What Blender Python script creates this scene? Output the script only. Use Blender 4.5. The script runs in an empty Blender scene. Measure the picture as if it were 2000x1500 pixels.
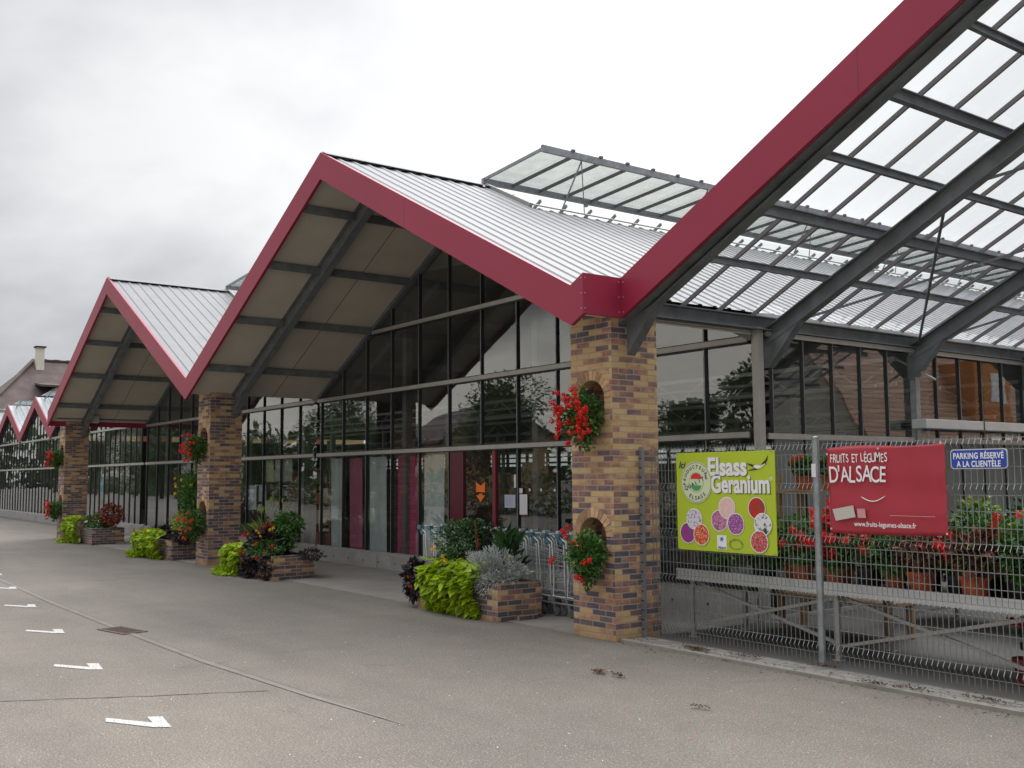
import bpy, math, random
from mathutils import Vector, Matrix
R = math.radians
random.seed(7)
scene = bpy.context.scene
col = scene.collection

# ------------------------------------------------------------------ camera
YAW, PITCH, ROLL = 0.9364, 0.0907, -0.0068
fw = Vector((-math.sin(YAW)*math.cos(PITCH), math.cos(YAW)*math.cos(PITCH), math.sin(PITCH)))
rt = Vector((math.cos(YAW), math.sin(YAW), 0)); up = rt.cross(fw)
r2 = rt*math.cos(ROLL)+up*math.sin(ROLL); u2 = -rt*math.sin(ROLL)+up*math.cos(ROLL)
camd = bpy.data.cameras.new('camera'); cam = bpy.data.objects.new('camera', camd); col.objects.link(cam)
camd.sensor_width = 36; camd.lens = 36.0; camd.clip_start = 0.05; camd.clip_end = 3000
m = Matrix(((r2.x, u2.x, -fw.x, 8.777), (r2.y, u2.y, -fw.y, 0), (r2.z, u2.z, -fw.z, 1.718), (0, 0, 0, 1)))
cam.matrix_world = m
scene.camera = cam

# ------------------------------------------------------------------ world, sun, exposure
SUN_EL, SUN_AZ = R(52), R(-25)      # azimuth from +Y toward +X
world = bpy.data.worlds.new('World'); scene.world = world; world.use_nodes = True
nt = world.node_tree; nt.nodes.clear()
def N(nt, t, **kw):
    n = nt.nodes.new(t)
    for k, v in kw.items():
        if k in n.inputs.keys() if isinstance(k, str) else False: n.inputs[k].default_value = v
        else: setattr(n, k, v)
    return n
def K(nt, a, b): nt.links.new(a, b)
def mth(nt, op, a, b=None, c=None):
    n = nt.nodes.new('ShaderNodeMath'); n.operation = op
    for i, v in enumerate((a, b, c)):
        if v is None: continue
        if isinstance(v, (int, float)): n.inputs[i].default_value = v
        else: nt.links.new(v, n.inputs[i])
    return n.outputs[0]
def ramp(nt, fac, stops, interp='LINEAR'):
    n = nt.nodes.new('ShaderNodeValToRGB'); cr = n.color_ramp; cr.interpolation = interp
    while len(cr.elements) < len(stops): cr.elements.new(0.5)
    for e, (p, c) in zip(cr.elements, stops):
        e.position = p; e.color = (*c, 1) if len(c) == 3 else c
    nt.links.new(fac, n.inputs[0]); return n.outputs[0]
def noise(nt, vec, scale, detail=4, rough=0.55, dist=0.0):
    n = nt.nodes.new('ShaderNodeTexNoise'); n.inputs['Scale'].default_value = scale
    n.inputs['Detail'].default_value = detail; n.inputs['Roughness'].default_value = rough
    n.inputs['Distortion'].default_value = dist
    if vec is not None: nt.links.new(vec, n.inputs['Vector'])
    return n.outputs['Fac']
def mapping(nt, vec, scale=(1, 1, 1), loc=(0, 0, 0), rot=(0, 0, 0)):
    n = nt.nodes.new('ShaderNodeMapping'); nt.links.new(vec, n.inputs['Vector'])
    n.inputs['Scale'].default_value = scale; n.inputs['Location'].default_value = loc; n.inputs['Rotation'].default_value = rot
    return n.outputs[0]
def mixc(nt, fac, a, b, mode='MIX'):
    n = nt.nodes.new('ShaderNodeMix'); n.data_type = 'RGBA'; n.blend_type = mode
    for s, v in ((n.inputs[0], fac), (n.inputs[6], a), (n.inputs[7], b)):
        if isinstance(v, (int, float)): s.default_value = v
        elif isinstance(v, tuple): s.default_value = (*v, 1)
        else: nt.links.new(v, s)
    return n.outputs[2]

sky = nt.nodes.new('ShaderNodeTexSky'); sky.sky_type = 'NISHITA'; sky.sun_disc = False
sky.sun_elevation = SUN_EL; sky.sun_rotation = SUN_AZ; sky.dust_density = 3
bg_sky = nt.nodes.new('ShaderNodeBackground'); bg_sky.inputs[1].default_value = 0.1
K(nt, sky.outputs[0], bg_sky.inputs[0])
tc = nt.nodes.new('ShaderNodeTexCoord'); sep = nt.nodes.new('ShaderNodeSeparateXYZ'); K(nt, tc.outputs['Generated'], sep.inputs[0])
zc = mth(nt, 'ADD', mth(nt, 'MAXIMUM', sep.outputs[2], 0.0), 0.30)
cmb = nt.nodes.new('ShaderNodeCombineXYZ')
K(nt, mth(nt, 'DIVIDE', sep.outputs[0], zc), cmb.inputs[0]); K(nt, mth(nt, 'DIVIDE', sep.outputs[1], zc), cmb.inputs[1])
cl = noise(nt, mapping(nt, cmb.outputs[0], (1.15, 1.35, 1), (3.1, 1.7, 0)), 1.0, 8, 0.50, 0.25)
cl2 = noise(nt, mapping(nt, cmb.outputs[0], (0.4, 0.45, 1), (1.4, 5.2, 0)), 1.0, 3, 0.5, 0.2)
# glow of the hidden sun: brighter toward it
vd = nt.nodes.new('ShaderNodeVectorMath'); vd.operation = 'DOT_PRODUCT'; K(nt, tc.outputs['Generated'], vd.inputs[0])
gd = Vector((-0.53, 0.73, 0.43)).normalized(); vd.inputs[1].default_value = gd
glow = mth(nt, 'POWER', mth(nt, 'MAXIMUM', vd.outputs['Value'], 0.0), 8.0)
base = mth(nt, 'ADD', mth(nt, 'MULTIPLY', cl, 0.75), mth(nt, 'MULTIPLY', cl2, 0.25))
colr = ramp(nt, base, [(0.38, (0.25, 0.257, 0.272)), (0.46, (0.34, 0.345, 0.358)), (0.515, (0.42, 0.422, 0.43)), (0.58, (0.52, 0.52, 0.52))])
# darker cloud deck away from the sun, with a warm bright band low behind the camera
side = mth(nt, 'ADD', mth(nt, 'MULTIPLY', vd.outputs['Value'], 0.45), 0.66)
side = mth(nt, 'MINIMUM', mth(nt, 'MAXIMUM', side, 0.47), 1.0)
c1 = mixc(nt, 1.0, colr, side, 'MULTIPLY')
# an overcast sky is brightest overhead
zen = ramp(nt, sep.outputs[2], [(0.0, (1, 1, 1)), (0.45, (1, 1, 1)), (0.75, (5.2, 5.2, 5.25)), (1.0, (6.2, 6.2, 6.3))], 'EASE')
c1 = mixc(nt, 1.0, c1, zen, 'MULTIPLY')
gl = nt.nodes.new('ShaderNodeVectorMath'); gl.operation = 'SCALE'; gl.inputs[0].default_value = (0.42, 0.42, 0.41); K(nt, glow, gl.inputs['Scale'])
c2 = mixc(nt, 1.0, c1, gl.outputs[0], 'ADD')
low = ramp(nt, mth(nt, 'ADD', sep.outputs[2], mth(nt, 'MULTIPLY', mth(nt, 'SUBTRACT', cl, 0.5), -0.35)), [(0.0, (0.9, 0.9, 0.9)), (0.10, (1, 1, 1)), (0.17, (0, 0, 0))])
back = mth(nt, 'MAXIMUM', mth(nt, 'MULTIPLY', sep.outputs[1], -1.0), 0.0)
bfac = mth(nt, 'MINIMUM', mth(nt, 'MULTIPLY', low, mth(nt, 'MULTIPLY', back, 1.8)), 1.0)
c3 = mixc(nt, bfac, c2, (1.15, 1.08, 0.95))
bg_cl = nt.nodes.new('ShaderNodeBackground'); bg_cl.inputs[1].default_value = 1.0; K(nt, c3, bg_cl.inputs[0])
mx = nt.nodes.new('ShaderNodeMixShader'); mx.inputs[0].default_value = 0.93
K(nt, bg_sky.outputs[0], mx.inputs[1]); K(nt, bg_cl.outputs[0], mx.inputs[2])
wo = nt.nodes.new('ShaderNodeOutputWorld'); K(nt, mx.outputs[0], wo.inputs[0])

sl = bpy.data.lights.new('sun', 'SUN'); sl.energy = 1.3; sl.angle = R(35); sl.color = (1, 0.96, 0.9)
so = bpy.data.objects.new('sun', sl); col.objects.link(so)
sd = Vector((math.sin(SUN_AZ)*math.cos(SUN_EL), math.cos(SUN_AZ)*math.cos(SUN_EL), math.sin(SUN_EL)))
so.rotation_euler = sd.to_track_quat('Z', 'Y').to_euler()
vs = scene.view_settings; vs.view_transform = 'Standard'; vs.look = 'None'; vs.exposure = 0.66; vs.gamma = 1.0
scene.cycles.max_bounces = 10; scene.cycles.transparent_max_bounces = 24; scene.cycles.diffuse_bounces = 3
scene.cycles.sample_clamp_indirect = 4.0; scene.cycles.caustics_reflective = False; scene.cycles.caustics_refractive = False

# ------------------------------------------------------------------ mesh helpers
class MB:
    def __init__(s): s.v = []; s.f = []
    def poly(s, pts):
        b = len(s.v); s.v.extend([tuple(p) for p in pts]); s.f.append(tuple(range(b, b+len(pts)))); return s
    def hexa(s, c):     # 8 corners: bottom 4 ccw, top 4 ccw
        b = len(s.v); s.v.extend([tuple(p) for p in c])
        for q in ((3, 2, 1, 0), (4, 5, 6, 7), (0, 1, 5, 4), (1, 2, 6, 5), (2, 3, 7, 6), (3, 0, 4, 7)): s.f.append(tuple(b+i for i in q))
        return s
    def box(s, x0, x1, y0, y1, z0, z1):
        return s.hexa([(x0, y0, z0), (x1, y0, z0), (x1, y1, z0), (x0, y1, z0), (x0, y0, z1), (x1, y0, z1), (x1, y1, z1), (x0, y1, z1)])
    def beam(s, p, q, w, h, upv=(0, 0, 1)):
        p = Vector(p); q = Vector(q); d = (q-p).normalized(); sd_ = d.cross(Vector(upv)).normalized(); u = sd_.cross(d).normalized()
        a, b = sd_*w/2, u*h/2
        return s.hexa([p-a-b, p+a-b, p+a+b, p-a+b, q-a-b, q+a-b, q+a+b, q-a+b])
    def ibeam(s, p, q, w, h, t=0.012, upv=(0, 0, 1)):
        p = Vector(p); q = Vector(q); d = (q-p).normalized(); sd_ = d.cross(Vector(upv)).normalized(); u = sd_.cross(d).normalized()
        s.beam(p+u*(h/2-t/2), q+u*(h/2-t/2), w, t, upv); s.beam(p-u*(h/2-t/2), q-u*(h/2-t/2), w, t, upv); s.beam(p, q, t, h-2*t-0.001, upv); return s
    def prism(s, pts, off):      # polygon extruded by a vector
        off = Vector(off); n = len(pts); b = len(s.v)
        s.v.extend([tuple(p) for p in pts]); s.v.extend([tuple(Vector(p)+off) for p in pts])
        s.f.append(tuple(range(b+n-1, b-1, -1))); s.f.append(tuple(range(b+n, b+2*n)))
        for i in range(n):
            j = (i+1) % n; s.f.append((b+i, b+j, b+n+j, b+n+i))
        return s
    def tube(s, path, r, n=6, cap=True):
        path = [Vector(p) for p in path]; b = len(s.v); k = len(path)
        rr = r if isinstance(r, (list, tuple)) else [r]*k
        prev = None
        for i, p in enumerate(path):
            d = (path[min(i+1, k-1)]-path[max(i-1, 0)]).normalized()
            ref = Vector((0, 0, 1)) if abs(d.z) < 0.9 else Vector((0, 1, 0))
            if prev is not None: a = (prev-d*prev.dot(d)).normalized()
            else: a = d.cross(ref).normalized()
            prev = a; c = d.cross(a)
            for j in range(n):
                t = 2*math.pi*j/n; s.v.append(tuple(p+(a*math.cos(t)+c*math.sin(t))*rr[i]))
        for i in range(k-1):
            for j in range(n):
                j2 = (j+1) % n; s.f.append((b+i*n+j, b+i*n+j2, b+(i+1)*n+j2, b+(i+1)*n+j))
        if cap:
            s.f.append(tuple(b+j for j in range(n-1, -1, -1))); s.f.append(tuple(b+(k-1)*n+j for j in range(n)))
        return s
    def disc(s, c, r, y, n=24, th=0.0):
        return s.prism([(c[0]+r*math.cos(2*math.pi*i/n), y, c[1]+r*math.sin(2*math.pi*i/n)) for i in range(n)], (0, th, 0))
    def lathe(s, c, prof, n=16):   # prof [(r,z)]
        b = len(s.v)
        for r, z in prof:
            for j in range(n):
                t = 2*math.pi*j/n; s.v.append((c[0]+r*math.cos(t), c[1]+r*math.sin(t), c[2]+z))
        for i in range(len(prof)-1):
            for j in range(n):
                j2 = (j+1) % n; s.f.append((b+i*n+j, b+i*n+j2, b+(i+1)*n+j2, b+(i+1)*n+j))
        return s
    def build(s, name, mat, parent=None, uv=False, smooth=False, bevel=0, recalc=False):
        me = bpy.data.meshes.new(name); me.from_pydata(s.v, [], s.f)
        if recalc:
            import bmesh
            bm = bmesh.new(); bm.from_mesh(me); bmesh.ops.recalc_face_normals(bm, faces=bm.faces); bm.to_mesh(me); bm.free()
        if uv:
            l = me.uv_layers.new(name='UVMap')
            for p in me.polygons:
                n = p.normal
                for li in p.loop_indices:
                    c = me.vertices[me.loops[li].vertex_index].co
                    if abs(n.z) > max(abs(n.x), abs(n.y)): w = (c.x, c.y)
                    elif abs(n.x) > abs(n.y): w = (c.y+0.11, c.z)
                    else: w = (c.x, c.z)
                    l.data[li].uv = w
        if smooth:
            for p in me.polygons: p.use_smooth = True
        me.materials.append(mat)
        o = bpy.data.objects.new(name, me); col.objects.link(o)
        if bevel:
            b = o.modifiers.new('bevel', 'BEVEL'); b.width = bevel; b.segments = 2; b.limit_method = 'ANGLE'
        if parent: 
            o.parent = parent
            if parent.type != 'EMPTY' or True: o.matrix_parent_inverse = parent.matrix_world.inverted() if False else Matrix.Identity(4)
        return o
def tag(o, label=None, cat=None, group=None, kind=None):
    if label: o['label'] = label
    if cat: o['category'] = cat
    if group: o['group'] = group
    if kind: o['kind'] = kind
    return o
def thing(name, label, cat, group=None, loc=(0, 0, 0), rz=0):
    o = bpy.data.objects.new(name, None); col.objects.link(o); o.location = loc; o.rotation_euler = (0, 0, rz); o.empty_display_size = 0.2
    return tag(o, label, cat, group)
def copy_tree(o, parent=None):
    c = o.copy(); col.objects.link(c); c.parent = parent
    for ch in list(o.children): copy_tree(ch, c)
    return c
def at_base(o, parts_offset):     # mesh data were built in world coordinates: shift children so the empty can sit at the base
    for ch in o.children: ch.location = (-parts_offset[0], -parts_offset[1], -parts_offset[2])

# ------------------------------------------------------------------ materials
MAT = {}
def mat(name, color=(0.5, 0.5, 0.5), rough=0.6, metal=0.0, spec=0.5, var=0.0, vscale=3.0, bump=0.0, bscale=40.0, island=0.0, trans=0.0, coat=0.0):
    if name in MAT: return MAT[name]
    mt = bpy.data.materials.new(name); mt.use_nodes = True; t = mt.node_tree
    b = t.nodes['Principled BSDF']; b.inputs['Roughness'].default_value = rough; b.inputs['Metallic'].default_value = metal
    b.inputs['Specular IOR Level'].default_value = spec; b.inputs['Coat Weight'].default_value = coat
    c = None; tc_ = t.nodes.new('ShaderNodeTexCoord')
    if var or island:
        c = color
        if island:
            g = t.nodes.new('ShaderNodeNewGeometry')
            c = ramp(t, g.outputs['Random Per Island'], [(0.0, tuple(x*(1-island) for x in color)), (0.5, color), (1.0, tuple(min(1, x*(1+island*1.3)) for x in color))])
        if var:
            f = noise(t, tc_.outputs['Object'], vscale, 5)
            v = ramp(t, f, [(0.3, (1-var,)*3), (0.7, (1+var,)*3)])
            c = mixc(t, 1.0, c, v, 'MULTIPLY')
        K(t, c, b.inputs['Base Color'])
    else: b.inputs['Base Color'].default_value = (*color, 1)
    if bump:
        f = noise(t, tc_.outputs['Object'], bscale, 4); bp = t.nodes.new('ShaderNodeBump'); bp.inputs['Strength'].default_value = bump; bp.inputs['Distance'].default_value = 0.01
        K(t, f, bp.inputs['Height']); K(t, bp.outputs[0], b.inputs['Normal'])
    if trans:
        tr = t.nodes.new('ShaderNodeBsdfTranslucent')
        if c is not None and not isinstance(c, tuple): K(t, c, tr.inputs[0])
        else: tr.inputs[0].default_value = (*color, 1)
        mxs = t.nodes.new('ShaderNodeMixShader'); mxs.inputs[0].default_value = trans
        K(t, b.outputs[0], mxs.inputs[1]); K(t, tr.outputs[0], mxs.inputs[2]); K(t, mxs.outputs[0], t.nodes['Material Output'].inputs[0])
    MAT[name] = mt; return mt

def glass(name, tint, ior, refl=1.0, dirt=0.0):
    mt = bpy.data.materials.new(name); mt.use_nodes = True; t = mt.node_tree; t.nodes.remove(t.nodes['Principled BSDF'])
    tr = t.nodes.new('ShaderNodeBsdfTransparent'); tr.inputs[0].default_value = (*tint, 1)
    gl_ = t.nodes.new('ShaderNodeBsdfGlossy'); gl_.inputs['Roughness'].default_value = 0.012; gl_.inputs[0].default_value = (refl*0.93, refl*0.97, refl, 1)
    tcg = t.nodes.new('ShaderNodeTexCoord'); bpg = t.nodes.new('ShaderNodeBump'); bpg.inputs['Strength'].default_value = 0.12; bpg.inputs['Distance'].default_value = 0.01
    K(t, noise(t, tcg.outputs['Object'], 1.3, 2, 0.4), bpg.inputs['Height']); K(t, bpg.outputs[0], gl_.inputs['Normal'])
    fr = t.nodes.new('ShaderNodeFresnel'); fr.inputs[0].default_value = ior
    # Fresnel flips inside-out on back faces of a thin pane: make it symmetric
    g = t.nodes.new('ShaderNodeNewGeometry'); 
    lw = t.nodes.new('ShaderNodeLayerWeight'); lw.inputs[0].default_value = 0.5
    vdot = t.nodes.new('ShaderNodeVectorMath'); vdot.operation = 'DOT_PRODUCT'; K(t, g.outputs['Incoming'], vdot.inputs[0]); K(t, g.outputs['Normal'], vdot.inputs[1])
    cosv = mth(t, 'ABSOLUTE', vdot.outputs['Value'])
    sch = mth(t, 'POWER', mth(t, 'SUBTRACT', 1.0, cosv), 4.2)
    f = mth(t, 'ADD', mth(t, 'MULTIPLY', sch, 0.75), ior)
    f = mth(t, 'MINIMUM', f, 0.6)
    ms = t.nodes.new('ShaderNodeMixShader'); K(t, f, ms.inputs[0]); K(t, tr.outputs[0], ms.inputs[1]); K(t, gl_.outputs[0], ms.inputs[2])
    t.nodes.remove(fr); t.nodes.remove(lw)
    last = ms.outputs[0]
    if dirt:
        tc_ = t.nodes.new('ShaderNodeTexCoord')
        n = noise(t, mapping(t, tc_.outputs['Object'], (3, 3, 0.7)), 1.5, 6, 0.65)
        df = t.nodes.new('ShaderNodeBsdfDiffuse'); df.inputs[0].default_value = (0.42, 0.44, 0.42, 1)
        m2 = t.nodes.new('ShaderNodeMixShader'); K(t, mth(t, 'MULTIPLY', n, dirt), m2.inputs[0]); K(t, last, m2.inputs[1]); K(t, df.outputs[0], m2.inputs[2]); last = m2.outputs[0]
    K(t, last, t.nodes['Material Output'].inputs[0]); MAT[name] = mt; return mt

M_FASCIA = mat('burgundy_metal', (0.29, 0.022, 0.056), 0.45, 0, 0.42, var=0.07, vscale=0.9)
M_ROOF = mat('pale_sheet_metal', (0.165, 0.170, 0.180), 0.55, 0.05, 0.5, var=0.07, vscale=2.5)
M_GALV = mat('galvanised_steel', (0.30, 0.32, 0.34), 0.45, 0.6, 0.5, var=0.22, vscale=12)
M_STEEL = mat('grey_steel_beam', (0.155, 0.172, 0.185), 0.5, 0.15, 0.5, var=0.25, vscale=5)
M_MULL = mat('dark_mullion', (0.020, 0.021, 0.024), 0.45)
M_ALU = mat('aluminium_trim', (0.40, 0.385, 0.37), 0.45, 0.35, 0.5, var=0.08, vscale=6)
M_PALE = mat('pale_aluminium', (0.62, 0.63, 0.64), 0.4, 0.35, 0.5, var=0.06, vscale=5)
M_SOFFIT = mat('beige_soffit_board', (0.56, 0.515, 0.44), 0.75, var=0.08, vscale=1.5)
M_LINING = mat('dark_lining', (0.20, 0.185, 0.155), 0.8, var=0.15, vscale=1.0)
M_SEAM = mat('soffit_seam', (0.10, 0.09, 0.08), 0.8)
M_BAR = mat('glazing_bar_metal', (0.18, 0.165, 0.17), 0.5, 0.3)
M_CONC = mat('grey_concrete', (0.32, 0.315, 0.30), 0.9, var=0.15, vscale=4, bump=0.3, bscale=30)
M_GLASS = glass('window_glass', (0.50, 0.54, 0.52), 0.10, 1.0, dirt=0.05)
M_GLASSW = glass('dark_window_glass', (0.76, 0.81, 0.80), 0.115, 1.0, dirt=0.035)
M_ROOFGLASS = glass('roof_glass', (0.90, 0.92, 0.92), 0.02, 1.0, dirt=0.05)
M_FROST = mat('frosted_panel', (0.36, 0.375, 0.37), 0.5, var=0.06, vscale=2, trans=0.5)
M_DARK = mat('dark_void', (0.015, 0.015, 0.016), 0.9)
M_WIRE = mat('fence_wire', (0.26, 0.28, 0.28), 0.45, 0.5)
M_CHROME = mat('chromed_wire', (0.60, 0.61, 0.62), 0.3, 0.45)
M_TEAL = mat('teal_plastic', (0.02, 0.14, 0.17), 0.4)
M_TEALL = mat('light_teal_plastic', (0.06, 0.18, 0.22), 0.4)
M_WHITE = mat('white_paint', (0.78, 0.78, 0.77), 0.6)
M_RUBBER = mat('grey_rubber', (0.12, 0.12, 0.125), 0.7)
M_TERRA = mat('terracotta', (0.42, 0.10, 0.04), 0.7, var=0.12, vscale=10)
M_BLACKPOT = mat('black_plastic', (0.015, 0.015, 0.016), 0.5)
M_SOIL = mat('soil', (0.035, 0.024, 0.016), 0.95, bump=0.5, bscale=60)
M_WOOD = mat('raw_timber', (0.33, 0.22, 0.13), 0.8, var=0.2, vscale=8)
M_STEM = mat('plant_stem', (0.10, 0.12, 0.04), 0.7)
M_BARK = mat('bark', (0.09, 0.07, 0.05), 0.9, var=0.3, vscale=8)
LEAF = dict(
    lime=mat('lime_leaf', (0.33, 0.47, 0.012), 0.45, island=0.35, trans=0.3),
    green=mat('green_leaf', (0.055, 0.15, 0.022), 0.5, island=0.5, trans=0.25),
    dark=mat('dark_green_leaf', (0.028, 0.085, 0.018), 0.5, island=0.5, trans=0.2),
    purple=mat('dark_purple_leaf', (0.022, 0.012, 0.018), 0.5, island=0.5),
    silver=mat('silver_leaf', (0.46, 0.50, 0.48), 0.7, island=0.3),
    grass=mat('grass_blade', (0.16, 0.24, 0.05), 0.6, island=0.5, trans=0.2),
    yellowg=mat('yellow_green_leaf', (0.26, 0.34, 0.04), 0.5, island=0.4, trans=0.25),
    rust=mat('rust_leaf', (0.20, 0.045, 0.02), 0.6, island=0.5),
    coleus=mat('coleus_leaf', (0.15, 0.055, 0.035), 0.6, island=0.7),
    red=mat('red_petal', (0.72, 0.012, 0.012), 0.5, island=0.3, trans=0.2),
    coral=mat('coral_petal', (0.85, 0.12, 0.08), 0.5, island=0.25, trans=0.2),
    orange=mat('orange_petal', (0.76, 0.075, 0.012), 0.5, island=0.3, trans=0.2),
    yellow=mat('yellow_petal', (0.80, 0.48, 0.01), 0.5, island=0.2),
    pink=mat('pink_petal', (0.70, 0.22, 0.34), 0.5, island=0.3),
    white=mat('white_petal', (0.80, 0.80, 0.78), 0.5),
    tree=mat('tree_leaf', (0.045, 0.085, 0.022), 0.6, island=0.5, trans=0.2))

def brick_material(name, tone=0.0):
    mt = bpy.data.materials.new(name); mt.use_nodes = True; t = mt.node_tree; b = t.nodes['Principled BSDF']
    uvn = t.nodes.new('ShaderNodeUVMap'); uvn.uv_map = 'UVMap'
    tc_ = t.nodes.new('ShaderNodeTexCoord')
    wob = noise(t, tc_.outputs['Object'], 9, 3); off = nt_off = mth(t, 'MULTIPLY', mth(t, 'SUBTRACT', wob, 0.5), 0.006)
    cb = t.nodes.new('ShaderNodeCombineXYZ'); K(t, off, cb.inputs[0]); K(t, off, cb.inputs[1])
    ad = t.nodes.new('ShaderNodeVectorMath'); K(t, uvn.outputs[0], ad.inputs[0]); K(t, cb.outputs[0], ad.inputs[1])
    br = t.nodes.new('ShaderNodeTexBrick'); K(t, ad.outputs[0], br.inputs['Vector'])
    br.inputs['Scale'].default_value = 1.0; br.inputs['Brick Width'].default_value = 0.212; br.inputs['Row Height'].default_value = 0.0625
    br.inputs['Mortar Size'].default_value = 0.0062; br.inputs['Mortar Smooth'].default_value = 0.25
    br.inputs['Color1'].default_value = (0, 0, 0, 1); br.inputs['Color2'].default_value = (1, 1, 1, 1); br.inputs['Mortar'].default_value = (0.5, 0.5, 0.5, 1)
    br.offset = 0.5
    sp = t.nodes.new('ShaderNodeSeparateColor'); K(t, br.outputs['Color'], sp.inputs[0])
    # bands of darker courses plus a smudge inside each brick
    sepu = t.nodes.new('ShaderNodeSeparateXYZ'); K(t, tc_.outputs['Object'], sepu.inputs[0])
    big = noise(t, mapping(t, tc_.outputs['Object'], (0.8, 0.8, 2.6)), 1.0, 2)
    sm = noise(t, mapping(t, tc_.outputs['Object'], (7, 7, 13)), 1.0, 3, 0.6)
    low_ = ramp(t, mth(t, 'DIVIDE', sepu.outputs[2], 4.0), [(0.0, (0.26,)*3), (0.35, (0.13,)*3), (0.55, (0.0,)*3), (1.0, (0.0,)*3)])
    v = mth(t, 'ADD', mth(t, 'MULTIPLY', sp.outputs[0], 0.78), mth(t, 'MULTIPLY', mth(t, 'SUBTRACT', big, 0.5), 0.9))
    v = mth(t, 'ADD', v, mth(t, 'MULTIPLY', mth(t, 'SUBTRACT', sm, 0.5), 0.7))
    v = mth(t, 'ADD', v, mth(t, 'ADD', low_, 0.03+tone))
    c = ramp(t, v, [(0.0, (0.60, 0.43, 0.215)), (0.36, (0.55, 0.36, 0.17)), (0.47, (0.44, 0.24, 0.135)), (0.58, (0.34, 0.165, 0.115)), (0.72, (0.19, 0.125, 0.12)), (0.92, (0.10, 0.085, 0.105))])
    fine = noise(t, tc_.outputs['Object'], 90, 3); c = mixc(t, 1.0, c, ramp(t, fine, [(0.3, (0.86,)*3), (0.7, (1.1,)*3)]), 'MULTIPLY')
    c = mixc(t, br.outputs['Fac'], c, (0.36, 0.325, 0.28))
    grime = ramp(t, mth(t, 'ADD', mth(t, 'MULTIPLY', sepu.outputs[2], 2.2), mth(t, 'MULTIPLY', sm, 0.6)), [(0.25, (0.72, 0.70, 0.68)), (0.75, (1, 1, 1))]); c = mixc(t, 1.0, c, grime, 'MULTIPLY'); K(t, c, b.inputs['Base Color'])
    b.inputs['Roughness'].default_value = 0.85
    bp = t.nodes.new('ShaderNodeBump'); bp.inputs['Strength'].default_value = 0.7; bp.inputs['Distance'].default_value = 0.006
    hh = mth(t, 'ADD', mth(t, 'SUBTRACT', 1.0, br.outputs['Fac']), mth(t, 'MULTIPLY', fine, 0.35)); K(t, hh, bp.inputs['Height']); K(t, bp.outputs[0], b.inputs['Normal'])
    MAT[name] = mt; return mt
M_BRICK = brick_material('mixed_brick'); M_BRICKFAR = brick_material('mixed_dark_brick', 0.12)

def asphalt():
    mt = bpy.data.materials.new('asphalt'); mt.use_nodes = True; t = mt.node_tree; b = t.nodes['Principled BSDF']
    tc_ = t.nodes.new('ShaderNodeTexCoord'); o = tc_.outputs['Object']
    n1 = noise(t, o, 75, 3, 0.8); n2 = noise(t, o, 0.35, 5, 0.6); n3 = noise(t, o, 2.2, 4)
    vo = t.nodes.new('ShaderNodeTexVoronoi'); vo.inputs['Scale'].default_value = 150; K(t, o, vo.inputs['Vector'])
    c = ramp(t, n1, [(0.32, (0.092, 0.081, 0.067)), (0.5, (0.178, 0.160, 0.136)), (0.68, (0.29, 0.263, 0.225))])
    c = mixc(t, 1.0, c, ramp(t, n2, [(0.35, (0.88, 0.88, 0.89)), (0.65, (1.08, 1.07, 1.06))]), 'MULTIPLY')
    c = mixc(t, 1.0, c, ramp(t, n3, [(0.3, (0.94,)*3), (0.7, (1.05,)*3)]), 'MULTIPLY')
    n4 = noise(t, mapping(t, o, (0.09, 0.55, 1)), 1.0, 4, 0.6, 0.4); c = mixc(t, 1.0, c, ramp(t, n4, [(0.38, (0.85, 0.855, 0.865)), (0.55, (1.0,)*3), (0.7, (1.06,)*3)]), 'MULTIPLY')
    n5 = noise(t, o, 0.9, 5, 0.7, 1.2); c = mixc(t, ramp(t, n5, [(0.60, (0,)*3), (0.72, (0.35,)*3)]), c, (0.075, 0.068, 0.06))
    sp = t.nodes.new('ShaderNodeSeparateColor'); K(t, vo.outputs['Color'], sp.inputs[0])
    c = mixc(t, mth(t, 'MULTIPLY', mth(t, 'GREATER_THAN', sp.outputs[0], 0.975), 0.6), c, (0.46, 0.43, 0.385))
    c = mixc(t, mth(t, 'MULTIPLY', mth(t, 'LESS_THAN', sp.outputs[0], 0.05), 0.6), c, (0.05, 0.047, 0.043))
    K(t, c, b.inputs['Base Color']); b.inputs['Roughness'].default_value = 0.85; b.inputs['Specular IOR Level'].default_value = 0.3
    bp = t.nodes.new('ShaderNodeBump'); bp.inputs['Strength'].default_value = 0.6; bp.inputs['Distance'].default_value = 0.004; K(t, n1, bp.inputs['Height']); K(t, bp.outputs[0], b.inputs['Normal'])
    return mt
M_ASPH = asphalt()
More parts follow.
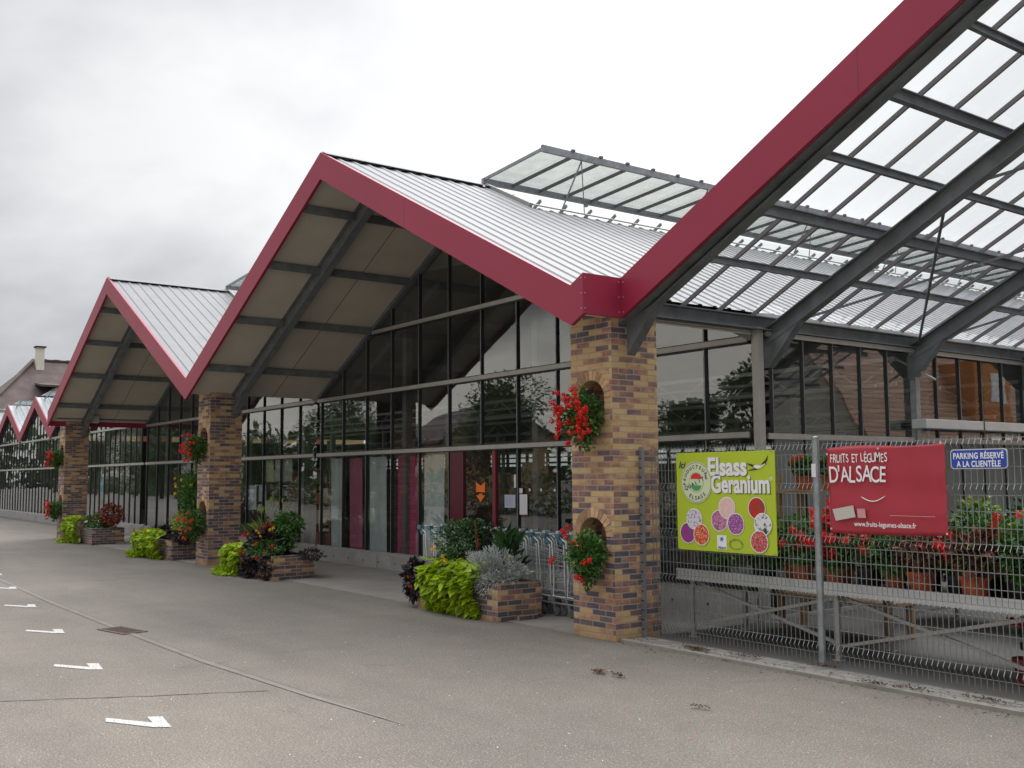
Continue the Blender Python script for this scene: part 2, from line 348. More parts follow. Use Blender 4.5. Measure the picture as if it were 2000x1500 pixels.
def paver_mat():
    mt = bpy.data.materials.new('concrete_pavers'); mt.use_nodes = True; t = mt.node_tree; b = t.nodes['Principled BSDF']
    tc_ = t.nodes.new('ShaderNodeTexCoord'); br = t.nodes.new('ShaderNodeTexBrick'); K(t, tc_.outputs['Object'], br.inputs['Vector'])
    br.inputs['Scale'].default_value = 1; br.inputs['Brick Width'].default_value = 0.2; br.inputs['Row Height'].default_value = 0.1; br.inputs['Mortar Size'].default_value = 0.004
    br.inputs['Color1'].default_value = (0.29, 0.28, 0.25, 1); br.inputs['Color2'].default_value = (0.22, 0.215, 0.195, 1); br.inputs['Mortar'].default_value = (0.09, 0.08, 0.06, 1)
    n = noise(t, tc_.outputs['Object'], 8, 5); c = mixc(t, 1.0, br.outputs['Color'], ramp(t, n, [(0.3, (0.8,)*3), (0.7, (1.12,)*3)]), 'MULTIPLY')
    K(t, c, b.inputs['Base Color']); b.inputs['Roughness'].default_value = 0.9
    bp = t.nodes.new('ShaderNodeBump'); bp.inputs['Strength'].default_value = 0.5; bp.inputs['Distance'].default_value = 0.004; bp.invert = True; K(t, br.outputs['Fac'], bp.inputs['Height']); K(t, bp.outputs[0], b.inputs['Normal'])
    return mt
M_PAVER = paver_mat()
M_SLAB = mat('pavement_concrete', (0.24, 0.225, 0.20), 0.88, var=0.14, vscale=1.6, bump=0.3, bscale=60)
M_FLOORIN = mat('interior_floor', (0.105, 0.10, 0.092), 0.8, var=0.2, vscale=0.8)

# ------------------------------------------------------------------ plants
def rv(): 
    while True:
        v = Vector((random.uniform(-1, 1), random.uniform(-1, 1), random.uniform(-1, 1)))
        if 0.05 < v.length < 1: return v
def leaf(mb, p, d, n, L, W, shape='oval'):
    d = d.normalized(); s = d.cross(n)
    if s.length < 1e-4: s = Vector((1, 0, 0))
    s.normalize(); u = s.cross(d)
    b = len(mb.v); t = -0.18*L*u
    if shape == 'oval':
        pts = [p, p+d*L*0.5+s*W/2+u*0.06*L, p+d*L+t, p+d*L*0.5-s*W/2+u*0.06*L]
        mb.v.extend([tuple(q) for q in pts]); mb.f.append((b, b+1, b+2)); mb.f.append((b, b+2, b+3))
    elif shape == 'heart':
        pts = [p, p-d*L*0.16+s*W*0.36, p+d*L*0.22+s*W*0.55+u*0.05*L, p+d*L*0.62+s*W*0.26, p+d*L+t, p+d*L*0.62-s*W*0.26, p+d*L*0.22-s*W*0.55+u*0.05*L, p-d*L*0.16-s*W*0.36]
        mb.v.extend([tuple(q) for q in pts]); mb.f.append((b, b+1, b+2, b+3, b+4)); mb.f.append((b, b+4, b+5, b+6, b+7))
    else:   # blade
        q1 = p+d*L*0.55+u*0.02*L; q2 = p+d*L-Vector((0, 0, 0.25*L))
        pts = [p-s*W/2, p+s*W/2, q1+s*W*0.4, q2, q1-s*W*0.4]
        mb.v.extend([tuple(q) for q in pts]); mb.f.append((b, b+1, b+2, b+3, b+4))
def bush(mb, c, rad, n, L, W, shape='oval', droop=0.3, shell=0.45, lumps=None, up=0.2):
    c = Vector(c); 
    lumps = lumps or []
    for i in range(n):
        v = rv().normalized(); r = shell+(1-shell)*random.random()**0.6
        k = 1+0.22*math.sin(v.x*5+c.x*3)*math.cos(v.y*4+v.z*6+c.y)
        p = c+Vector((v.x*rad[0], v.y*rad[1], v.z*rad[2]))*r*k
        if p.z < 0.015: p.z = 0.015+random.random()*0.03
        d = (v+rv()*0.7+Vector((0, 0, up-droop))).normalized()
        sc = random.uniform(0.65, 1.2)
        leaf(mb, p, d, (v+rv()*0.5+Vector((0, 0, 0.6))).normalized(), L*sc, W*sc, shape)
def split_heads(mb):
    out = []; H = mb.heads+[(len(mb.v), len(mb.f))]
    for (v0, f0), (v1, f1) in zip(H, H[1:]):
        k = MB(); k.v = mb.v[v0:v1]; k.f = [tuple(i-v0 for i in f) for f in mb.f[f0:f1]]; out.append(k)
    return out
def flowers(mb, pts, r=0.03, petals=14, size=0.022):
    if not hasattr(mb, 'heads'): mb.heads = []
    for p in pts:
        mb.heads.append((len(mb.v), len(mb.f)))
        p = Vector(p)
        for i in range(petals):
            v = rv().normalized(); q = p+v*r*random.uniform(0.5, 1)
            leaf(mb, q, (v.cross(rv())).normalized(), v, size, size*0.8, 'oval')
def blades(mb, c, n, h, spread, W=0.012):
    for i in range(n):
        a = random.uniform(0, 6.283); t = random.uniform(0.1, 1)*spread
        d = Vector((math.cos(a)*t, math.sin(a)*t, 1)).normalized()
        leaf(mb, Vector(c)+Vector((math.cos(a), math.sin(a), 0))*random.uniform(0, 0.06), d, Vector((math.cos(a), math.sin(a), 0.1)), h*random.uniform(0.6, 1.1), W, 'blade')
def plant(name, label, cat, specs, group=None, base=None):
    """specs: list of (part name, material key, builder(mb))"""
    o = thing(name, label, cat, group, loc=base or (0, 0, 0))
    for pn, mk, fn in specs:
        mb = MB(); fn(mb)
        for k_ in (split_heads(mb) if hasattr(mb, 'heads') else [mb]):
            ob = k_.build('flower_head' if hasattr(mb, 'heads') else pn, LEAF[mk] if mk in LEAF else MAT[mk], o)
            if base: ob.location = (-base[0], -base[1], -base[2])
    return o

# ------------------------------------------------------------------ ground
mb = MB(); mb.poly([(-400, -300, 0), (300, -300, 0), (300, 500, 0), (-400, 500, 0)])
tag(mb.build('asphalt_yard', M_ASPH), kind='structure')
mb = MB(); mb.box(-23.6, 0.66, 7.30, 9.62, -0.05, 0.012)
tag(mb.build('canopy_pavement', M_SLAB), kind='structure')
mb = MB(); mb.box(0.72, 14, 7.72, 22, -0.05, 0.016); mb.box(-60, -23.6, 9.2, 9.62, -0.05, 0.008)
tag(mb.build('courtyard_floor', M_FLOORIN), kind='structure')
mb = MB(); mb.box(0.70, 14, 7.42, 7.715, -0.05, 0.022)
tag(mb.build('paver_strip', M_PAVER), kind='structure')
mb = MB(); mb.box(0.60, 14, 7.33, 7.412, -0.05, 0.030)
tag(mb.build('edge_kerb', mat('kerb_concrete', (0.25, 0.235, 0.205), 0.9, var=0.15, vscale=5)), kind='structure')
M_GUT = mat('gutter_concrete', (0.185, 0.168, 0.146), 0.9, var=0.12, vscale=5)
mb = MB()
pts = [(-60, 3.05), (-11.5, 3.52), (-6.7, 3.44), (-3.45, 3.46), (-0.9, 3.50), (1.07, 3.62), (2.5, 3.73)]
for (a, b), (c, d) in zip(pts, pts[1:]):
    if a > 1: w0, w1 = 0.035, 0.0
    else: w0, w1 = 0.04, 0.04 if c < 1 else 0.035
    mb.poly([(a, b-w0, 0.005), (c, d-w1, 0.005), (c, d+w1, 0.005), (a, b+w0, 0.005)])
tag(mb.build('drainage_channel', M_GUT), kind='structure')
mb = MB(); # dark seam along the channel and an old joint across the tarmac
for (a, b), (c, d) in zip(pts[:-1], pts[1:-1]): mb.poly([(a, b+0.039, 0.004), (c, d+0.039, 0.004), (c, d+0.050, 0.004), (a, b+0.050, 0.004)])
jp = [(-0.197-0.6, 0.6), (-0.197, 1.617), (0.0, 2.0), (0.31, 2.566), (0.52, 3.0), (0.75, 3.5)]
jj = []
for (a, b), (c, d) in zip(jp, jp[1:]):
    for i in range(9): jj.append((a+(c-a)*i/9+random.gauss(0, 0.006), b+(d-b)*i/9, random.uniform(0.010, 0.020)))
for (a, b, e), (c, d, f) in zip(jj, jj[1:]): mb.poly([(a, b, 0.004), (a+e, b, 0.004), (c+f, d, 0.004), (c, d, 0.004)])
tag(mb.build('tarmac_joint', mat('joint', (0.07, 0.065, 0.06), 0.95)), kind='structure')

M_PAINT = mat('road_paint', (0.60, 0.60, 0.58), 0.75, var=0.08, vscale=20)
t = M_PAINT.node_tree; tcn = t.nodes.new('ShaderNodeTexCoord'); hol = t.nodes.new('ShaderNodeBsdfTransparent'); msn = t.nodes.new('ShaderNodeMixShader')
K(t, ramp(t, noise(t, tcn.outputs['Object'], 70, 5, 0.75), [(0.49, (0,)*3), (0.58, (0.85,)*3)]), msn.inputs[0]); K(t, t.nodes['Principled BSDF'].outputs[0], msn.inputs[1]); K(t, hol.outputs[0], msn.inputs[2]); K(t, msn.outputs[0], t.nodes['Material Output'].inputs[0])
mark = [(0, 0), (0.118, -0.031), (0.491, 0.19), (0.567, 0.289), (0.206, 0.341), (0.15, 0.249), (0.359, 0.226)]
MK = [(0.918, 2.118, 'nearest the camera'), (-1.64, 2.33, 'second from the camera'), (-4.22, 2.59, 'third from the camera'), (-7.0, 2.86, 'fourth from the camera'), (-9.75, 3.13, 'second farthest of the row'), (-12.5, 3.40, 'farthest of the row')]
for i, (x, y, w) in enumerate(MK):
    mb = MB(); mb.poly([(px, py, 0) for px, py in mark])
    o = mb.build('parking_mark', M_PAINT); o.location = (x, y, 0.006)
    tag(o, 'white painted bay mark with a hooked end on the tarmac, '+w, 'road marking', 'white parking bay marks')

o = thing('drain_grate', 'rusty rectangular drain grate set in the channel across the tarmac', 'drain', loc=(-3.45, 3.45, 0), rz=R(12))
mb = MB(); W_, D_ = 0.30, 0.15
for a in (-W_, W_-0.03): mb.box(a, a+0.03, -D_, D_, 0, 0.012)
for a in (-D_, D_-0.03): mb.box(-W_+0.03, W_-0.03, a, a+0.03, 0, 0.012)
mb.build('frame', mat('rusty_iron', (0.14, 0.105, 0.08), 0.9, var=0.3, vscale=20), o)
mb = MB(); 
for i in range(9): x = -W_+0.045+i*0.060; mb.box(x, x+0.020, -D_+0.03, D_-0.03, 0, 0.010)
mb.build('bars', MAT['rusty_iron'], o)
mb = MB(); mb.box(-W_+0.03, W_-0.03, -D_+0.03, D_-0.03, 0.001, 0.005); mb.build('pit', M_DARK, o)

# litter, blown petals and leaves
mb = MB(); mb2 = MB(); mb3 = MB()
for i in range(420):
    x = random.uniform(0.6, 6.5); y = 7.25+random.gauss(0, 0.14)+0.1
    z = 0.036 if 7.33 < y < 7.72 else (0.006 if y < 7.33 else 0.03)
    leaf(mb, Vector((x, y, z+random.random()*0.006)), Vector((random.uniform(-1, 1), random.uniform(-1, 1), 0.2)), Vector((0, 0, 1)), random.uniform(0.012, 0.04), random.uniform(0.006, 0.016))
for k in range(9):
    cx_, cy_ = random.uniform(1, 6), random.uniform(7.25, 7.7)
    for i in range(60):
        leaf(mb, Vector((cx_+random.gauss(0, 0.09), cy_+random.gauss(0, 0.025), 0.034+random.random()*0.012)), Vector((random.uniform(-1, 1), random.uniform(-1, 1), 0.4)), Vector((0, 0, 1)), 0.03, 0.012)
for cx_, cy_, r_, n_ in ((1.85, 6.02, 0.05, 60), (2.08, 6.05, 0.04, 40), (3.35, 5.7, 0.05, 26)):
    for i in range(n_):
        leaf(mb, Vector((cx_+random.gauss(0, r_), cy_+random.gauss(0, r_*0.5), 0.008+random.random()*0.02)), Vector((random.uniform(-1, 1), random.uniform(-1, 1), 0.4)), Vector((0, 0, 1)), 0.03, 0.014)
tag(mb.build('dead_leaves', mat('dead_leaf', (0.11, 0.05, 0.03), 0.9, island=0.5)), 'scattered brown leaf litter along the kerb and on the tarmac', 'leaf litter', kind='stuff')
for i in range(90):
    x = random.uniform(-2, 7.5); y = random.uniform(2.0, 7.2); leaf(mb2, Vector((x, y, 0.008)), Vector((random.uniform(-1, 1), random.uniform(-1, 1), 0.1)), Vector((0, 0, 1)), random.uniform(0.008, 0.026), random.uniform(0.006, 0.014))
tag(mb2.build('white_litter', LEAF['white']), 'tiny white scraps and petals strewn over the tarmac', 'litter', kind='stuff')
for i in range(110):
    x = random.uniform(0, 6.5); y = random.uniform(4.8, 7.4); leaf(mb3, Vector((x, y, 0.008)), Vector((random.uniform(-1, 1), random.uniform(-1, 1), 0.1)), Vector((0, 0, 1)), 0.018, 0.012)
tag(mb3.build('red_petals', LEAF['red']), 'small red petals fallen on the tarmac near the fence', 'petals', kind='stuff')

# ------------------------------------------------------------------ halls with zigzag gables
XV = 0.6; DF = 6.784; DG = 9.673
ZT = 3.72
def zt(x, xa): return ZT+0.5035*min(abs(x-xa), abs(xa+12-x))
def clip(poly, a, b, c):       # keep a*x+b*z<=c
    out = []
    for i, p in enumerate(poly):
        q = poly[(i+1) % len(poly)]; dp = a*p[0]+b*p[1]-c; dq = a*q[0]+b*q[1]-c
        if dp <= 0: out.append(p)
        if (dp < 0 < dq) or (dq < 0 < dp):
            t = dp/(dp-dq); out.append((p[0]+(q[0]-p[0])*t, p[1]+(q[1]-p[1])*t))
    return out
def area(p): return abs(sum(p[i][0]*p[(i+1) % len(p)][1]-p[(i+1) % len(p)][0]*p[i][1] for i in range(len(p))))/2 if len(p) > 2 else 0
def pane_quad(parent, pts3, m=None, name='window_pane', tilt=0.004):
    mb = MB(); n = (Vector(pts3[1])-Vector(pts3[0])).cross(Vector(pts3[2])-Vector(pts3[0])).normalized()
    c = sum((Vector(p) for p in pts3), Vector())/len(pts3)
    a, b = random.uniform(-tilt, tilt), random.uniform(-tilt, tilt)
    mb.poly([Vector(p)+n*((p[0]-c.x+p[1]-c.y)*a+(p[2]-c.z)*b) for p in pts3])
    return mb.build(name, m or M_GLASS, parent)
def ribbed(mb, x0, z0, x1, z1, y0, y1, pitch=0.25, h=0.018):
    y = y0; prof = []
    while y < y1-0.001:
        for dy, dz in ((0.0, 0), (0.165, 0), (0.185, h), (0.23, h)):
            if y+dy <= y1: prof.append((y+dy, dz))
        y += pitch
    prof.append((y1, 0))
    b = len(mb.v)
    for yy, dz in prof: mb.v.append((x0, yy, z0+dz)); mb.v.append((x1, yy, z1+dz))
    for i in range(len(prof)-1): mb.f.append((b+2*i, b+2*i+1, b+2*i+3, b+2*i+2))
FH = 0.425
def slope_board(mb, xa, xb, za, zb, y0, y1, h=FH): 
    mb.prism([(xa, y0, za-h), (xb, y0, zb-h), (xb, y0, zb), (xa, y0, za)], (0, y1-y0, 0))
def front_wall(o, xa, xb, mull, trans, zr, y=DG, doors=(), bottom=0.27, pm=None):
    """o: parent thing; builds glass_wall part with mullion, transom, pane sub-parts. zr: list of half planes (a,b,c)"""
    base = MB(); base.box(xa, xb, y-0.03, y+0.05, bottom, bottom+0.05); gw = base.build('glass_wall', M_ALU, o)
    def ztop(x): return min((c-a*x)/b for a, b, c in zr)
    for x in mull:
        z0 = 2.2 if any(d0+0.05 < x < d1-0.05 for d0, d1 in doors) else (0.02 if any(d0-0.05 <= x <= d1+0.05 for d0, d1 in doors) else bottom+0.05)
        mb = MB(); mb.box(x-0.016, x+0.016, y-0.03, y+0.03, z0, ztop(x)-0.02); mb.build('mullion', M_MULL, gw)
        mb = MB(); mb.box(x-0.006, x+0.006, y-0.036, y-0.0305, z0+0.002, ztop(x)-0.022); mb.build('mullion_cap', M_GALV, gw)
    for z in trans:
        poly = clip_all([(xa, z-0.03), (xb, z-0.03), (xb, z+0.03), (xa, z+0.03)], zr)
        if area(poly) < 0.01: continue
        x0 = min(p[0] for p in poly); x1 = max(p[0] for p in poly)
        mb = MB(); mb.box(x0+0.03, x1-0.03, y-0.075, y-0.052, z-0.034, z+0.034); mb.build('transom', M_ALU, gw)
        mb = MB(); mb.box(x0+0.03, x1-0.03, y-0.0515, y+0.04, z-0.05, z+0.05); mb.build('transom_back', M_MULL, gw)
    xs = sorted([xa]+list(mull)+[xb]); zs = [bottom+0.05]+list(trans)+[9]
    for x0, x1 in zip(xs, xs[1:]):
        if x1-x0 < 0.1: continue
        for k, (z0, z1) in enumerate(zip(zs, zs[1:])):
            dz = z0
            if k == 0 and any(d0-0.01 <= x0 and x1 <= d1+0.01 for d0, d1 in doors): continue
            poly = clip_all([(x0+0.02, dz), (x1-0.02, dz), (x1-0.02, z1), (x0+0.02, z1)], zr)
            if area(poly) < 0.01: continue
            pane_quad(gw, [(p[0], y, p[1]) for p in poly], pm)
    return gw
def clip_all(poly, zr):
    for a, b, c in zr: poly = clip(poly, a, b, c) if poly else poly
    return poly
def roofplanes(xa, drop, W=12):   # z <= ZT-drop+.5035*(x-xa) and mirrored
    return [(-0.5035, 1, ZT-drop-0.5035*xa), (0.5035, 1, ZT-drop+0.5035*(xa+W))]
RAFY = 7.78
def canopy_hall(xa, label, mull, doors, rear=True):
    o = thing('greenhouse_hall', label, 'building', 'gabled greenhouse halls', loc=(xa+6, DG, 0))
    P = lambda mb, n, m, par=None, **k: mb.build(n, m, par or o, **k)
    xm = xa+6; xb = xa+12
    for s in (0, 1):
        x_lo = xa if s == 0 else xb
        # front fascia (mitred at the peak)
        mb = MB(); slope_board(mb, *( (xa, xm, ZT, ZT+3.021) if s == 0 else (xm, xb, ZT+3.021, ZT) ), DF, DF+0.05)
        f = P(mb, 'fascia_board', M_FASCIA)
        if s == 1:
            mb = MB(); x = xm+2.55; mb.box(x, x+0.004, DF-0.002, DF-0.0005, zt(x, xa)-FH+0.01, zt(x, xa)-0.01); mb.build('joint', M_SEAM, f)
        # soffit
        mb = MB(); d = 0.305
        pts = [(x_lo, ZT-d), (xm, ZT+3.021-d)] 
        mb.hexa([(pts[0][0], DF+0.052, pts[0][1]), (pts[1][0], DF+0.052, pts[1][1]), (pts[1][0], DG+0.1, pts[1][1]), (pts[0][0], DG+0.1, pts[0][1]),
                 (pts[0][0], DF+0.052, pts[0][1]+0.02), (pts[1][0], DF+0.052, pts[1][1]+0.02), (pts[1][0], DG+0.1, pts[1][1]+0.02), (pts[0][0], DG+0.1, pts[0][1]+0.02)])
        so_ = P(mb, 'soffit', M_SOFFIT)
        mb = MB()
        for yy in (8.62,): mb.beam((pts[0][0], yy, pts[0][1]-0.001), (pts[1][0], yy, pts[1][1]-0.001), 0.012, 0.004)
        mb.build('panel_seam', M_SEAM, so_)
        sgn = 1 if s == 0 else -1
        # purlins
        for off in (1.0, 2.47, 3.95, 5.3):
            x = x_lo+sgn*off; z = ZT-d-0.07+0.5035*off
            mb = MB(); mb.beam((x, DF+0.06, z), (x, DG-0.06, z), 0.06, 0.13); P(mb, 'purlin', M_STEEL)
        # rafter under the soffit
        z0 = ZT-d-0.16; mb = MB(); mb.ibeam((x_lo+sgn*0.12, RAFY, z0+0.06), (xm-sgn*0.02, RAFY, z0+3.01), 0.14, 0.26); P(mb, 'rafter', M_STEEL)
        mb = MB(); mb.prism([(x_lo+sgn*0.10, RAFY-0.05, z0-0.30), (x_lo+sgn*0.60, RAFY-0.05, z0+0.18), (x_lo+sgn*0.10, RAFY-0.05, z0-0.02)], (0, 0.1, 0)); P(mb, 'haunch', M_STEEL)
        # sheet roof
        zz = ZT-0.035
        mb = MB(); ribbed(mb, xm, zz+3.021, x_lo+sgn*0.03, zz+0.015, DF+0.03, 9.86); P(mb, 'roof_sheet', M_ROOF)
    mb = MB(); 
    for s in (-1, 1): mb.beam((xm+s*0.1, DF+0.03, ZT+3.021-0.035), (xm+s*0.1, 9.86, ZT+3.021-0.035), 0.21, 0.012, (s*0.45, 0, 1))
    P(mb, 'ridge_cap', M_ROOF)
    # rear roof: sheet on the right slope, glass on the left, open vent at the ridge
    YR = 34
    if rear:
        mb = MB(); ribbed(mb, xm+1.28, zz+3.021-0.5035*1.28, xb-0.03, zz+0.015, 9.86, YR); P(mb, 'rear_roof_sheet', M_ROOF)
        mb = MB(); mb.beam((xm+1.27, 9.86, zz+2.44), (xm+1.27, YR, zz+2.44), 0.09, 0.02, (0.45, 0, 1)); 
        mb.beam((xm+0.05, 9.88, zz+3.02), (xm+1.3, 9.88, zz+2.40), 0.06, 0.09); P(mb, 'roof_flashing', M_ALU)
        mb = MB(); mb.poly([(xa+0.03, 9.9, zz+0.02), (xm, 9.9, zz+3.02), (xm, YR, zz+3.02), (xa+0.03, YR, zz+0.02)]); rg = P(mb, 'roof_glazing', M_ROOFGLASS)
        mb = MB(); y = 9.9
        while y < YR: mb.beam((xa+0.03, y, zz-0.03), (xm, y, zz+2.97), 0.035, 0.05); y += 0.6
        for off in (1.5, 3, 4.5): mb.beam((xa+off, 9.9, zz-0.1+0.5*off), (xa+off, YR, zz-0.1+0.5*off), 0.05, 0.08)
        mb.build('glazing_bars', M_GALV, rg)
        # vent flap
        hz = 6.83; L = 1.66; dz = 0.105; dx = L
        mb = MB(); mb.hexa([(xm, 9.86, hz), (xm+dx, 9.86, hz+dz), (xm+dx, YR, hz+dz), (xm, YR, hz), (xm, 9.86, hz+0.006), (xm+dx, 9.86, hz+dz+0.006), (xm+dx, YR, hz+dz+0.006), (xm, YR, hz+0.006)])
        v = P(mb, 'roof_vent', M_FROSTV)
        mb = MB(); mb.beam((xm, 9.83, hz-0.03), (xm, YR, hz-0.03), 0.07, 0.10); mb.beam((xm+dx, 9.83, hz+dz), (xm+dx, YR, hz+dz), 0.05, 0.11); mb.beam((xm, 9.86, hz), (xm+dx, 9.86, hz+dz), 0.03, 0.05); mb.build('vent_frame', M_GALV, v)
        mb = MB(); y = 10.46
        while y < YR-0.1: 
            mb.beam((xm+0.05, y, hz-0.02), (xm+dx-0.03, y, hz+dz-0.03), 0.035, 0.05)
            mb.box(xm+dx+0.0, xm+dx+0.05, y-0.03, y+0.03, hz+dz+0.05, hz+dz+0.085); y += 0.6
        mb.build('vent_bars', M_STEELG, v)
        y = 10.6
        while y < YR-1:
            mb = MB(); mb.tube([(xm+1.2, y, zz+2.45), (xm+dx-0.05, y+0.1, hz+dz-0.04)], 0.014, 5); mb.build('vent_strut', M_GALV, v)
            mb = MB(); mb.tube([(xm+1.2, y+0.5, zz+2.45), (xm+dx-0.05, y+0.1, hz+dz-0.04)], 0.009, 5); mb.build('vent_strut', M_GALV, v)
            mb = MB(); mb.box(xm+0.02, xm+0.08, y+1.5, y+1.55, zz+3.0, hz-0.08); mb.build('vent_motor', M_GALV, v); y += 3.0
        # dark lining added under the roof to block daylight from the shop
        mb = MB(); mb.poly([(xa, 9.75, ZT-0.295), (xa+4.2, 9.75, ZT-0.295+2.115), (xa+4.2, YR, ZT-0.295+2.115), (xa, YR, ZT-0.295)]); mb.poly([(xa+4.2, 9.75, ZT-0.295+2.115), (xa+8.2, 9.75, ZT-0.295+1.913), (xa+8.2, YR, ZT-0.295+1.913), (xa+4.2, YR, ZT-0.295+2.115)]); mb.poly([(xa+8.2, 9.75, ZT-0.295+1.913), (xb, 9.75, ZT-0.295), (xb, YR, ZT-0.295), (xa+8.2, YR, ZT-0.295+1.913)])
        mb.poly([(xa+4.1, 9.76, ZT-0.295+2.08), (xa+8.3, 9.76, ZT-0.295+1.84), (xm+0.05, 9.76, ZT-0.25+3.0), (xm-0.05, 9.76, ZT-0.25+3.0)])  # dark closing panel added to hide the bright roof space above the lining
        P(mb, 'light_block_lining', M_LINING)
        for off in (1.6, 3.1): mb = MB(); mb.beam((xa+off, 10.0, ZT-0.45+0.5*off), (xa+off, YR, ZT-0.45+0.5*off), 0.06, 0.13); P(mb, 'purlin', M_STEEL)
        mb = MB(); mb.ibeam((xa+0.1, 10.1, ZT-0.5), (xm-1.8, 10.1, ZT-0.5+2.1), 0.12, 0.2); P(mb, 'rafter', M_STEEL)
    # glass front
    zr = roofplanes(xa, 0.31)
    gw = front_wall(o, xa+0.05, xb-0.03, mull, (2.21, 3.37, 4.56), zr, doors=doors, pm=M_GLASSW)
    mb = MB()     # sloping head rail of the gable glass
    for s in (0, 1):
        xx = xa if s == 0 else xb; mb.beam((xx, DG-0.02, ZT-0.35), (xm, DG-0.02, ZT-0.35+3.021), 0.12, 0.07)
    mb.build('head_rail', M_STEEL, gw)
    # concrete plinth
    segs = [(xa+0.05, xb-0.03)]
    for d0, d1 in doors: segs = [(xa+0.05, d0), (d1, xb-0.03)]
    for a, b in segs:
        mb = MB(); mb.box(a, b, DG-0.07, DG+0.12, 0.0, 0.27); 
        p = P(mb, 'plinth', M_CONC, bevel=0.006)
        x = a+0.9
        while x < b-0.3:
            mb = MB(); mb.prism([(x+0.018*math.cos(t*0.785), DG-0.0722, 0.13+0.018*math.sin(t*0.785)) for t in range(8)], (0, 0.002, 0)); x += 0.62; mb.build('tie_hole', M_DARK, p)
        x = a+2.7
        while x < b: mb = MB(); mb.box(x, x+0.012, DG-0.0725, DG-0.0702, 0.0, 0.268); x += 3.1; mb.build('joint', M_SEAM, p)
    at_base(o, (xa+6, DG, 0))
    return o
def gutter_beam(o, x, y0, y1, base=(0, 0, 0)):
    mb = MB(); mb.ibeam((x, y0, 3.55), (x, y1, 3.55), 0.16, 0.17); b = mb.build('valley_beam', M_STEEL, o); b.location = (-base[0], -base[1], -base[2])
    mb = MB(); mb.box(x-0.10, x+0.10, y0, y1, 3.636, 3.66); b = mb.build('valley_gutter', M_PALE, o); b.location = (-base[0], -base[1], -base[2])

M_STEELG = mat('mid_grey_bar', (0.16, 0.165, 0.17), 0.5, 0.3)
M_FROSTV = glass('vent_glass', (0.86, 0.88, 0.87), 0.02, 1.0, dirt=0.22)

mullB = [-0.2-i for i in range(12)]
hall2 = canopy_hall(XV-12, 'nearer closed hall with burgundy zigzag gable over the glass shop entrance', mullB, [(-6.2, -4.2)])
gutter_beam(hall2, XV-12, 7.0, 34, (XV-6, DG, 0))
mullA = [-12.3-i for i in range(12)]
hall1 = canopy_hall(XV-24, 'middle hall with burgundy gable between the two farther brick pillars', mullA, [])
# left edge board of that hall
mb = MB(); mb.box(XV-24.0, XV-23.94, DF+0.05, DG, 3.30, 3.72); b = mb.build('fascia_board', M_FASCIA, hall1); b.location = (-(XV-18), -DG, 0)
mb = MB(); mb.box(XV-23.9, XV-23.75, 7.0, DG, 3.5, 3.67); b = mb.build('valley_beam', M_STEEL, hall1); b.location = (-(XV-18), -DG, 0)
mb = MB(); mb.box(-23.1, -22.9, 7.9, 8.1, 3.40, 3.62); b = mb.build('junction_box', M_PALE, hall1); b.location = (-(XV-18), -DG, 0)

# entrance doors of the nearer hall
E0 = (-5.2, DG, 0)
dr = thing('entrance_door', 'glass shop entrance with dark red frame and orange arrow sticker', 'door', loc=E0)
M_RED = mat('dark_red_frame', (0.10, 0.004, 0.018), 0.4); M_RED2 = mat('red_frame', (0.22, 0.012, 0.03), 0.4)
def dpart(mb, n, m, par=None, **k):
    b = mb.build(n, m, par or dr, **k)
    if not par: b.location = (-E0[0], -E0[1], -E0[2])
    return b
mb = MB(); mb.box(-6.17, -5.80, DG-0.02, DG+0.03, 0.02, 2.155); dpart(mb, 'side_panel', M_RED)
mb = MB(); mb.box(-5.80, -5.74, DG-0.03, DG+0.5, 0.02, 2.155); dpart(mb, 'door_jamb', M_RED)
for a, b_ in ((-5.74, -4.89), (-4.80, -4.23)):
    mb = MB(); mb.box(a, b_, DG-0.02, DG+0.02, 0.02, 0.12); dl = dpart(mb, 'door_leaf', M_MULL)
    mb = MB(); mb.poly([(a, DG, 0.12), (b_, DG, 0.12), (b_, DG, 2.155), (a, DG, 2.155)]); mb.build('window_pane', M_GLASSW, dl)
mb = MB(); mb.box(-4.89, -4.80, DG-0.03, DG+0.03, 0.02, 2.155); dpart(mb, 'door_stile', M_RED2)
M_ORANGE = mat('orange_sticker', (0.90, 0.20, 0.01), 0.5)
mb = MB(); ax = -5.25; w = 0.13
mb.prism([(ax-w, DG-0.012, 1.64), (ax-w, DG-0.012, 1.475), (ax+w, DG-0.012, 1.475), (ax+w, DG-0.012, 1.64), (ax, DG-0.012, 1.58)], (0, 0.004, 0))
mb.prism([(ax-w*0.35, DG-0.012, 1.45), (ax-w*0.35, DG-0.012, 1.425), (ax-w, DG-0.012, 1.425), (ax, DG-0.012, 1.31), (ax+w, DG-0.012, 1.425), (ax+w*0.35, DG-0.012, 1.425), (ax+w*0.35, DG-0.012, 1.45)], (0, 0.004, 0))
o = mb.build('arrow_sticker', M_ORANGE); tag(o, 'orange downward arrow sticker on the entrance glass', 'sticker')
M_PAPER = mat('paper', (0.72, 0.72, 0.72), 0.8); M_PAPERB = mat('bluish_paper', (0.50, 0.53, 0.66), 0.8)
M_INK = mat('grey_ink', (0.25, 0.26, 0.28), 0.8)
def notice(x0, x1, z0, z1, m, label, lines=True, y=DG-0.02):
    mb = MB(); mb.box(x0, x1, y-0.002, y, z0, z1); o = mb.build('notice_sheet', m); tag(o, label, 'notice')
    if lines:
        mb = MB(); z = z1-0.03
        while z > z0+0.03:
            mb.box(x0+0.03, x1-random.uniform(0.03, 0.09), y-0.0035, y-0.0025, z-0.004, z); z -= 0.02
        mb.build('text_lines', M_INK, o)
    return o
